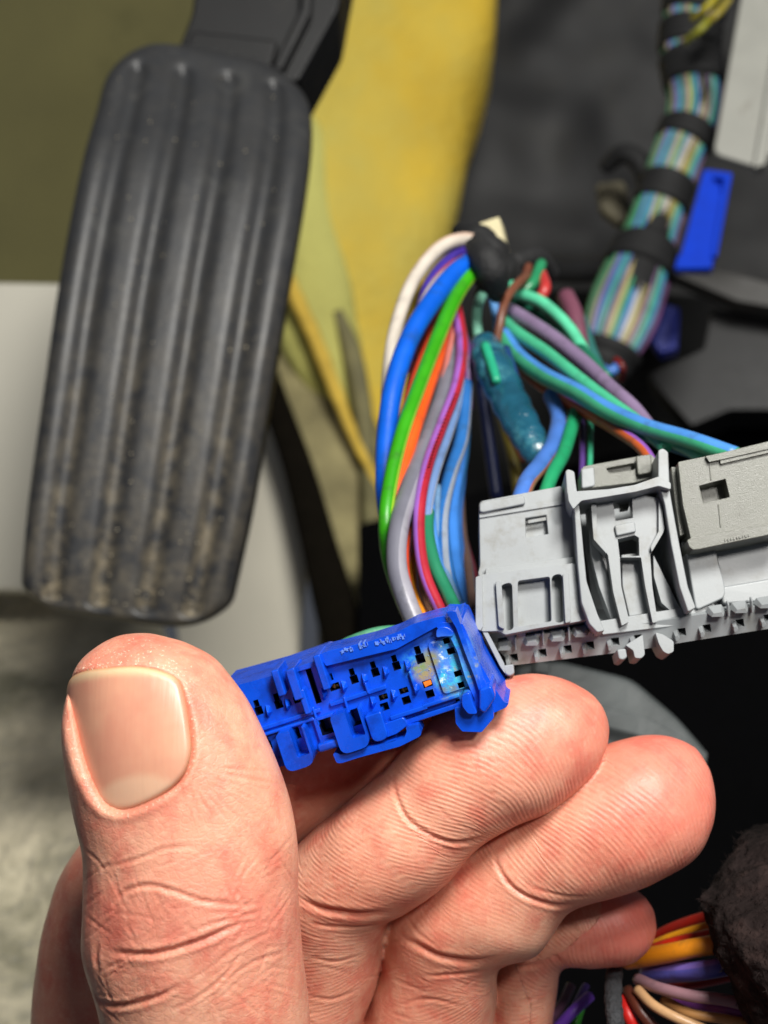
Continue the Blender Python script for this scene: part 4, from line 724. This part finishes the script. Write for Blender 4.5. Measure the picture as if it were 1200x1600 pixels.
    def seg_d(poly):
        A = cr(poly, 5); d = np.full(n, 1e9); wgt = np.zeros(n)
        for i in range(len(A)-1):
            a = A[i][:2]; b = A[i+1][:2]; v_ = b-a; L2 = v_@v_+1e-9
            u = np.clip(((px-a[0])*v_[0]+(py-a[1])*v_[1])/L2, 0, 1); dd = np.hypot(px-a[0]-u*v_[0], py-a[1]-u*v_[1]); tt = (i+u)/(len(A)-1)
            ok = dd < d; d[ok] = dd[ok]; wgt[ok] = np.minimum(1, np.minimum(tt, 1-tt)[ok]*3)
        return d, wgt
    red = np.zeros(n)
    def crease(poly, wd, dp, fids=None, lip=.35, rd=.25):
        nonlocal disp, red
        if dp > .04: dp *= .46; wd *= .78
        else: dp *= .50; wd *= .82
        d, wg = seg_d(poly); m = front*wg
        if fids is not None: m = m*np.isin(fid, fids)
        disp -= m*dp*np.exp(-(d/wd)**2); disp += m*dp*lip*np.exp(-((d-wd*2.1)/(wd*1.1))**2); red += m*rd*np.exp(-(d/(wd*1.1))**2)
    Z1 = lambda pts: [(x/2.4, 950+y/2.4) for x, y in pts]
    Z2 = lambda pts: [(420+x/2.222, 1040+y/2.222) for x, y in pts]
    T0 = [0]
    crease(Z1([(400, 1290), (480, 1296), (600, 1290), (740, 1250), (850, 1205), (930, 1170)]), 5.5, .085, T0, rd=.5)
    crease(Z1([(350, 1472), (420, 1492), (500, 1484), (600, 1450), (700, 1400)]), 5, .07, T0, rd=.4)
    crease(Z1([(330, 975), (430, 965), (520, 940), (600, 908), (700, 895), (770, 905)]), 3.5, .03, T0)
    crease(Z1([(420, 1150), (440, 1095), (480, 1058), (560, 1040), (660, 1062), (760, 1096), (900, 1114), (1000, 1105)]), 4.5, .05, T0)
    crease(Z1([(370, 1250), (360, 1310), (372, 1380)]), 3.5, .03, T0)
    crease(Z1([(690, 1220), (800, 1180), (900, 1160), (1010, 1120)]), 3, .03, T0)
    crease(Z1([(560, 1180), (600, 1120), (640, 1090)]), 3, .018, T0); crease(Z1([(660, 1200), (690, 1150), (700, 1100)]), 3, .018, T0)
    crease(Z1([(790, 1350), (860, 1290), (960, 1240), (1060, 1200)]), 3.2, .022, T0); crease(Z1([(820, 1430), (900, 1360), (1000, 1310), (1090, 1290)]), 3.2, .022, T0)
    crease(Z1([(600, 1520), (720, 1470), (820, 1400), (880, 1330), (920, 1250)]), 3.4, .028, T0)
    for i in range(13):   # fan of stretched lines from the corner of the nail
        a = math.radians(-62+i*11+random.uniform(-2, 2)); x0, y0 = 690+random.uniform(-15, 15), 590; L1 = random.uniform(40, 90); L2 = random.uniform(260, 500)*(1 if 4 < i else .6)
        g = (math.cos(math.radians(100-i*8)), math.sin(math.radians(100-i*8)))
        x1, y1 = x0+g[0]*L1, y0+g[1]*L1; x2, y2 = x0+g[0]*L2, y0+g[1]*L2
        crease(Z1([(x1, y1), ((x1+x2)/2+random.uniform(-12, 12), (y1+y2)/2), (x2, y2)]), random.uniform(1.8, 2.8), random.uniform(.010, .02), T0, .5, .08)
    for i in range(170):   # fine knuckle net
        x, y = random.uniform(340, 1080), random.uniform(900, 1540); a = random.choice([-28, -38, 48, 62, 8, -60])+random.uniform(-12, 12); L_ = random.uniform(40, 130); c_, s__ = math.cos(math.radians(a)), math.sin(math.radians(a))
        if x < 560 and y < 1180 and random.random() < .5: continue
        crease(Z1([(x-c_*L_, y-s__*L_), (x+random.uniform(-8, 8), y+random.uniform(-8, 8)), (x+c_*L_, y+s__*L_)]), random.uniform(1.7, 3.0), random.uniform(.006, .018), T0, .4, .06)
    crease(Z2([(425, 385), (440, 455), (480, 530), (560, 588), (640, 612), (720, 605), (790, 575)]), 4.0, .075, [1], .3, .45)
    crease(Z2([(455, 555), (520, 590), (610, 630), (700, 642)]), 2.6, .028, [1])
    crease(Z2([(440, 480), (500, 560), (580, 610)]), 2.4, .02, [1])
    crease(Z2([(540, 440), (620, 520), (700, 570), (780, 590)]), 2.2, .016, [1])
    crease(Z2([(90, 800), (170, 840), (260, 855), (350, 858), (430, 850)]), 6, .10, [1], .2, .5)
    crease(Z2([(250, 840), (300, 760), (370, 660)]), 2.4, .02, [1]); crease(Z2([(200, 700), (280, 640), (350, 600)]), 2.4, .014, [1])
    crease(Z2([(130, 890), (220, 905), (330, 900), (410, 880)]), 3, .03, [1]); crease(Z2([(130, 1010), (230, 1030), (340, 1000)]), 3, .02, [1]); crease(Z2([(120, 1150), (220, 1160), (320, 1120)]), 3, .02, [1])
    crease(Z2([(780, 640), (800, 710), (850, 775), (920, 812), (1000, 832), (1070, 828)]), 4.2, .075, [2], .3, .45)
    crease(Z2([(850, 700), (920, 770), (1040, 800), (1130, 800)]), 2.6, .02, [2]); crease(Z2([(900, 560), (940, 610), (1000, 640)]), 2.6, .016, [2])
    crease(Z2([(440, 930), (520, 975), (600, 1012), (700, 1028), (800, 1022)]), 6, .09, [2], .2, .5)
    crease(Z2([(470, 860), (520, 930), (600, 985)]), 2.8, .02, [2]); crease(Z2([(520, 1080), (640, 1075), (760, 1060)]), 3, .03, [2]); crease(Z2([(440, 1180), (560, 1160), (700, 1190)]), 3, .02, [2])
    crease(Z2([(960, 960), (990, 1000), (1020, 1040)]), 4, .03, [3]); crease(Z2([(800, 1030), (880, 1045), (960, 1030)]), 4, .05, [3])
    for i in range(26):
        x, y = random.uniform(120, 1000), random.uniform(880, 1240); a = random.uniform(-40, 30); L_ = random.uniform(25, 80); c_, s__ = math.cos(math.radians(a)), math.sin(math.radians(a))
        crease(Z2([(x-c_*L_, y-s__*L_), (x, y+random.uniform(-6, 6)), (x+c_*L_, y+s__*L_)]), random.uniform(1.8, 3), random.uniform(.004, .012), [1, 2, 3], .4, .08)
    # --- nail bed: press the skin under the nail and swell the folds round it
    NL = [(150, 1246), (128, 1198), (112, 1140), (104, 1096), (108, 1064), (128, 1050), (164, 1044), (212, 1041), (252, 1048), (280, 1064), (291, 1100), (298, 1150), (298, 1180), (286, 1212), (262, 1236), (228, 1256), (192, 1268), (166, 1262)]
    NP = cr(NL+[NL[0]], 4)[:-1]
    inside = np.zeros(n, bool); dn = np.full(n, 1e9)
    for i in range(len(NP)):
        a, b = NP[i], NP[(i+1) % len(NP)]; v_ = b-a; u = np.clip(((px-a[0])*v_[0]+(py-a[1])*v_[1])/(v_@v_+1e-9), 0, 1); dn = np.minimum(dn, np.hypot(px-a[0]-u*v_[0], py-a[1]-u*v_[1]))
        c_ = ((a[1] > py) != (b[1] > py)) & (px < (b[0]-a[0])*(py-a[1])/(b[1]-a[1]+1e-12)+a[0]); inside ^= c_
    m = front*(fid == 0); low = np.clip((py-1075)/60, 0, 1)
    sd = np.where(inside, dn, -dn)
    disp -= m*.055*np.clip((sd+3)/6, 0, 1)
    disp += m*.016*np.exp(-((sd+10)/8)**2)*low; red += m*.5*np.exp(-((sd+1)/4)**2)*low
    disp -= m*.03*np.exp(-((sd+2)/3)**2)*low
    C = np.array([p for p in NP]); cx, cy = C.mean(0); rings = 26; K = len(NP)
    def surf(x, y):
        # front surface height of the thumb loft at this pixel, smooth superellipse section
        st = cr(TH, 8); j = int(np.argmin(abs((st[:, 1]+st[:, 3])/2+(x-(st[:, 0]+st[:, 2])/2)*(st[:, 3]-st[:, 1])/(st[:, 2]-st[:, 0]+1e-6)-y)))
        res = []
        for jj in (j-1, j, j+1):
            jj = min(max(jj, 0), len(st)-1); q = st[jj]; u = (x-(q[0]+q[2])/2)/((q[2]-q[0])/2); u = max(-.985, min(.985, u)); res.append((1-abs(u)**2.25)**(1/2.25)*q[5])
        return 15.05-.01-np.mean(res)
    # fit a smooth quadric to the thumb front so that the plate is clean
    pts = []; zs = []
    for gx in np.linspace(112, 300, 18):
        for gy in np.linspace(1050, 1255, 14):
            u, v_ = (gx-cx)/90, (gy-cy)/110
            if u*u+v_*v_ < 1.6: pts.append([1, u, v_, u*u, u*v_, v_*v_, u**4, u**3]); zs.append(surf(gx, gy))
    co = np.linalg.lstsq(np.array(pts), np.array(zs), rcond=None)[0]
    def nd(x, y, off):
        u, v_ = (x-cx)/90, (y-cy)/110; return float(np.array([1, u, v_, u*u, u*v_, v_*v_, u**4, u**3])@co)-off
    X2 = X+Nn*disp[:, None]
    u_, v_ = (px-cx)/90, (py-cy)/110; pl = np.stack([np.ones(n), u_, v_, u_*u_, u_*v_, v_*v_, u_**4, u_**3], 1)@co
    k_ = np.clip((sd+1)/3, 0, 1)*(fid == 0)*(front > 0)*(X[:, 1] < 15.3); tgt = np.maximum(X2[:, 1], pl+.012); X2[:, 1] = X2[:, 1]*(1-k_)+tgt*k_
    X2 = X2; me.vertices.foreach_set('co', X2.ravel()); me.update()
    tipred = np.exp(-(S/1.3)**2)*np.array([.15, .45, .8, 1.0, .3])[fid]+np.where(fid == 0, .35*np.exp(-(((py-1440)/70)**2)), 0)
    mid = .0*S
    for nm, val in (('ridge_phase', phase), ('ridge_amp', amp), ('flush', np.clip(tipred, 0, 1)), ('crease_red', np.clip(red, 0, 1)), ('thumb', (fid == 0)*1.0)):
        a = me.attributes.new(nm, 'FLOAT', 'POINT'); a.data.foreach_set('value', val.astype(np.float32))
    # --- skin shader
    m = bpy.data.materials.new('skin'); m.use_nodes = True; N, L = nodes(m); b = N['Principled BSDF']
    def att(nm): x = N.new('ShaderNodeAttribute'); x.attribute_name = nm; return x.outputs['Fac']
    def mth(op, a, c_=None):
        x = N.new('ShaderNodeMath'); x.operation = op
        for i, q in enumerate((a, c_)):
            if q is None: continue
            if isinstance(q, (int, float)): x.inputs[i].default_value = q
            else: L.new(q, x.inputs[i])
        return x.outputs[0]
    def mix(f_, a, c_):
        x = N.new('ShaderNodeMix'); x.data_type = 'RGBA'
        for i, q in ((0, f_), (6, a), (7, c_)):
            if isinstance(q, tuple): x.inputs[i].default_value = lin(q)+(1,)
            elif isinstance(q, (int, float)): x.inputs[i].default_value = q
            else: L.new(q, x.inputs[i])
        return x.outputs[2]
    tc = N.new('ShaderNodeTexCoord')
    def noise_(s_, d_=5, r_=.55):
        x = N.new('ShaderNodeTexNoise'); x.inputs['Scale'].default_value = s_; x.inputs['Detail'].default_value = d_; x.inputs['Roughness'].default_value = r_; L.new(tc.outputs['Object'], x.inputs['Vector']); return x.outputs['Fac']
    def mr(v_, a, c_, lo=0., hi=1.):
        x = N.new('ShaderNodeMapRange'); x.inputs[1].default_value = a; x.inputs[2].default_value = c_; x.inputs[3].default_value = lo; x.inputs[4].default_value = hi; L.new(v_, x.inputs[0]); return x.outputs[0]
    col = mix(mr(noise_(.9, 3), .35, .65), (216, 142, 116), (228, 166, 138))
    col = mix(mr(noise_(2.6, 6, .6), .46, .66, 0, .55), col, (206, 96, 80))
    col = mix(mr(noise_(9, 5, .7), .5, .75, 0, .35), col, (240, 196, 168))
    col = mix(mr(noise_(34, 4, .8), .60, .74, 0, .4), col, (172, 88, 66))
    col = mix(mth('MULTIPLY', att('flush'), .7), col, (222, 106, 96))
    col = mix(mth('MULTIPLY', att('crease_red'), .65), col, (186, 84, 62))
    ph = mth('SINE', mth('MULTIPLY', att('ridge_phase'), 6.2832)); 
    amp_ = mth('MULTIPLY', att('ridge_amp'), mr(noise_(7, 3), .3, .55))
    col = mix(mth('MULTIPLY', mth('MULTIPLY', mr(ph, -1, .2, 1, 0), amp_), .22), col, (196, 104, 78))
    L.new(col, b.inputs['Base Color'])
    b.inputs['Subsurface Weight'].default_value = .28; b.inputs['Subsurface Radius'].default_value = (1, .35, .18); b.inputs['Subsurface Scale'].default_value = .12
    L.new(mr(noise_(12, 6, .7), .3, .7, .32, .52), b.inputs['Roughness']); b.inputs['Specular IOR Level'].default_value = .5
    vo = N.new('ShaderNodeTexVoronoi'); vo.feature = 'DISTANCE_TO_EDGE'; vo.inputs['Scale'].default_value = 17
    mp = N.new('ShaderNodeMapping'); mp.inputs['Rotation'].default_value = (0, .5, 0); mp.inputs['Scale'].default_value = (.62, 1, 1.1)
    ns = N.new('ShaderNodeTexNoise'); ns.inputs['Scale'].default_value = 3; L.new(tc.outputs['Object'], ns.inputs['Vector'])
    vm = N.new('ShaderNodeVectorMath'); vm.operation = 'MULTIPLY_ADD'; vm.inputs[1].default_value = (.25, .25, .25); L.new(ns.outputs['Color'], vm.inputs[0]); L.new(tc.outputs['Object'], vm.inputs[2])
    L.new(vm.outputs[0], mp.inputs[0]); L.new(mp.outputs[0], vo.inputs['Vector'])
    net = mth('MULTIPLY', mr(vo.outputs['Distance'], 0, .12), att('thumb'))
    b1 = N.new('ShaderNodeBump'); b1.inputs['Distance'].default_value = .0019; L.new(mth('MULTIPLY', ph, amp_), b1.inputs['Height'])
    b2 = N.new('ShaderNodeBump'); b2.inputs['Distance'].default_value = .0017; L.new(net, b2.inputs['Height']); L.new(b1.outputs[0], b2.inputs['Normal'])
    b3 = N.new('ShaderNodeBump'); b3.inputs['Distance'].default_value = .006; L.new(noise_(26, 6, .7), b3.inputs['Height']); L.new(b2.outputs[0], b3.inputs['Normal'])
    L.new(b3.outputs[0], b.inputs['Normal'])
    me.materials.clear(); me.materials.append(m); me.polygons.foreach_set('use_smooth', [True]*len(me.polygons)); me.update()
    H = link(bpy.data.objects.new('person_hand', me)); tag(H, 'bare left hand gripping the blue connector between thumb and fingers', 'hand')
    print('hand verts', n)
    # --- thumbnail: a thin curved plate laid on the thumb
    V = []; Fc = []; loc = []
    V.append(P(cx, cy, nd(cx, cy, .030))); loc.append((cx, cy))
    for r in range(1, rings+1):
        t = r/rings
        for k in range(K):
            x = cx+(NP[k][0]-cx)*t; y = cy+(NP[k][1]-cy)*t; free = NP[k][1] < 1075
            off = .030-.050*max(0, (t-.93)/.07)**2*(0.55 if free else 1.0)
            V.append(P(x, y, nd(x, y, off))); loc.append((x, y))
    for k in range(K): Fc.append([0, 1+k, 1+(k+1) % K])
    for r in range(rings-1):
        for k in range(K): a = 1+r*K+k; c_ = 1+r*K+(k+1) % K; Fc.append([a, a+K, c_+K, c_])
    # underside rim gives the plate thickness
    n0 = len(V)
    for k in range(K): x, y = NP[k]; V.append(P(x, y, nd(x, y, -.06))); loc.append((x, y))
    for k in range(K): a = 1+(rings-1)*K+k; c_ = 1+(rings-1)*K+(k+1) % K; Fc.append([a, n0+k, n0+(k+1) % K, c_])
    mn = bpy.data.materials.new('nail'); mn.use_nodes = True; N, L = nodes(mn); b = N['Principled BSDF']; tc = N.new('ShaderNodeTexCoord')
    col = mix(mr(noise_(1.8, 3), .35, .65), (200, 138, 114), (208, 154, 126))
    col = mix(att('free_edge'), col, (222, 200, 156)); col = mix(att('lunula'), col, (216, 178, 148)); col = mix(att('rimline'), col, (196, 140, 92))
    L.new(col, b.inputs['Base Color']); L.new(mr(noise_(5, 4), .3, .7, .28, .42), b.inputs['Roughness'])
    b.inputs['Subsurface Weight'].default_value = .12; b.inputs['Subsurface Radius'].default_value = (1, .4, .25); b.inputs['Subsurface Scale'].default_value = .08
    wv = N.new('ShaderNodeTexNoise'); wv.inputs['Scale'].default_value = 5; mp2 = N.new('ShaderNodeMapping'); mp2.inputs['Scale'].default_value = (5, 1, .35); mp2.inputs['Rotation'].default_value = (0, -.16, 0)
    L.new(tc.outputs['Object'], mp2.inputs[0]); L.new(mp2.outputs[0], wv.inputs['Vector']); bp = N.new('ShaderNodeBump'); bp.inputs['Distance'].default_value = .0018; L.new(wv.outputs['Fac'], bp.inputs['Height']); L.new(bp.outputs[0], b.inputs['Normal'])
    nail = mesh_obj('thumbnail', V, Fc, mn, H)
    def ed(x, y): return min(math.hypot(x-q[0], y-q[1]) for q in NP)
    fe, lu, rl = [], [], []
    for x, y in loc:
        top = 1046+((x-205)/95)**2*14; fe.append(max(0, min(1, (top+13-y)/9))*.6)
        lb = 1204-((x-225)/75)**2*(-30); lu.append(max(0, min(1, (y-lb)/14))*.7); rl.append(max(0, 1-ed(x, y)/4)*.7)
    for nm, val in (('free_edge', fe), ('lunula', lu), ('rimline', rl)):
        a = nail.data.attributes.new(nm, 'FLOAT', 'POINT'); a.data.foreach_set('value', val)
    # flakes of dry skin round the nail and over the tip of the thumb: too many and too small to count
    from mathutils.bvhtree import BVHTree
    bv = BVHTree.FromPolygons([tuple(q) for q in X2], [tuple(p.vertices) for p in me.polygons]); fv, ff = [], []
    for i in range(330):
        if i < 170: q = NP[random.randrange(len(NP))]; x, y = q[0]+(q[0]-cx)*random.uniform(.02, .10), q[1]+(q[1]-cy)*random.uniform(.02, .09)
        else: a_ = random.uniform(3.5, 6.0); x, y = 215+math.cos(a_)*random.uniform(60, 105), 1080+math.sin(a_)*random.uniform(42, 84)
        r_ = P(x, y, 1).normalized(); hit = bv.ray_cast(Vector((0, 0, 0)), r_)
        if hit[0] is None or hit[0].y > 15.6: continue
        t1 = hit[1].cross(Vector((random.gauss(0, 1), random.gauss(0, 1), random.gauss(0, 1)))).normalized(); t2 = hit[1].cross(t1); c_ = hit[0]+hit[1]*.003
        a1, a2 = random.uniform(.006, .018), random.uniform(.002, .006); o_ = len(fv)
        fv += [c_-t1*a1, c_-t2*a2, c_+t1*a1+hit[1]*random.uniform(0, .006), c_+t2*a2]; ff.append([o_, o_+1, o_+2, o_+3])
    fl = mesh_obj('dry_skin_flakes', fv, ff, mat('dry_skin', (236, 206, 180), .8, .1, 5), H); fl['kind'] = 'stuff'
    nail['label'] = 'short trimmed thumbnail with a pale yellow free edge'
hand()
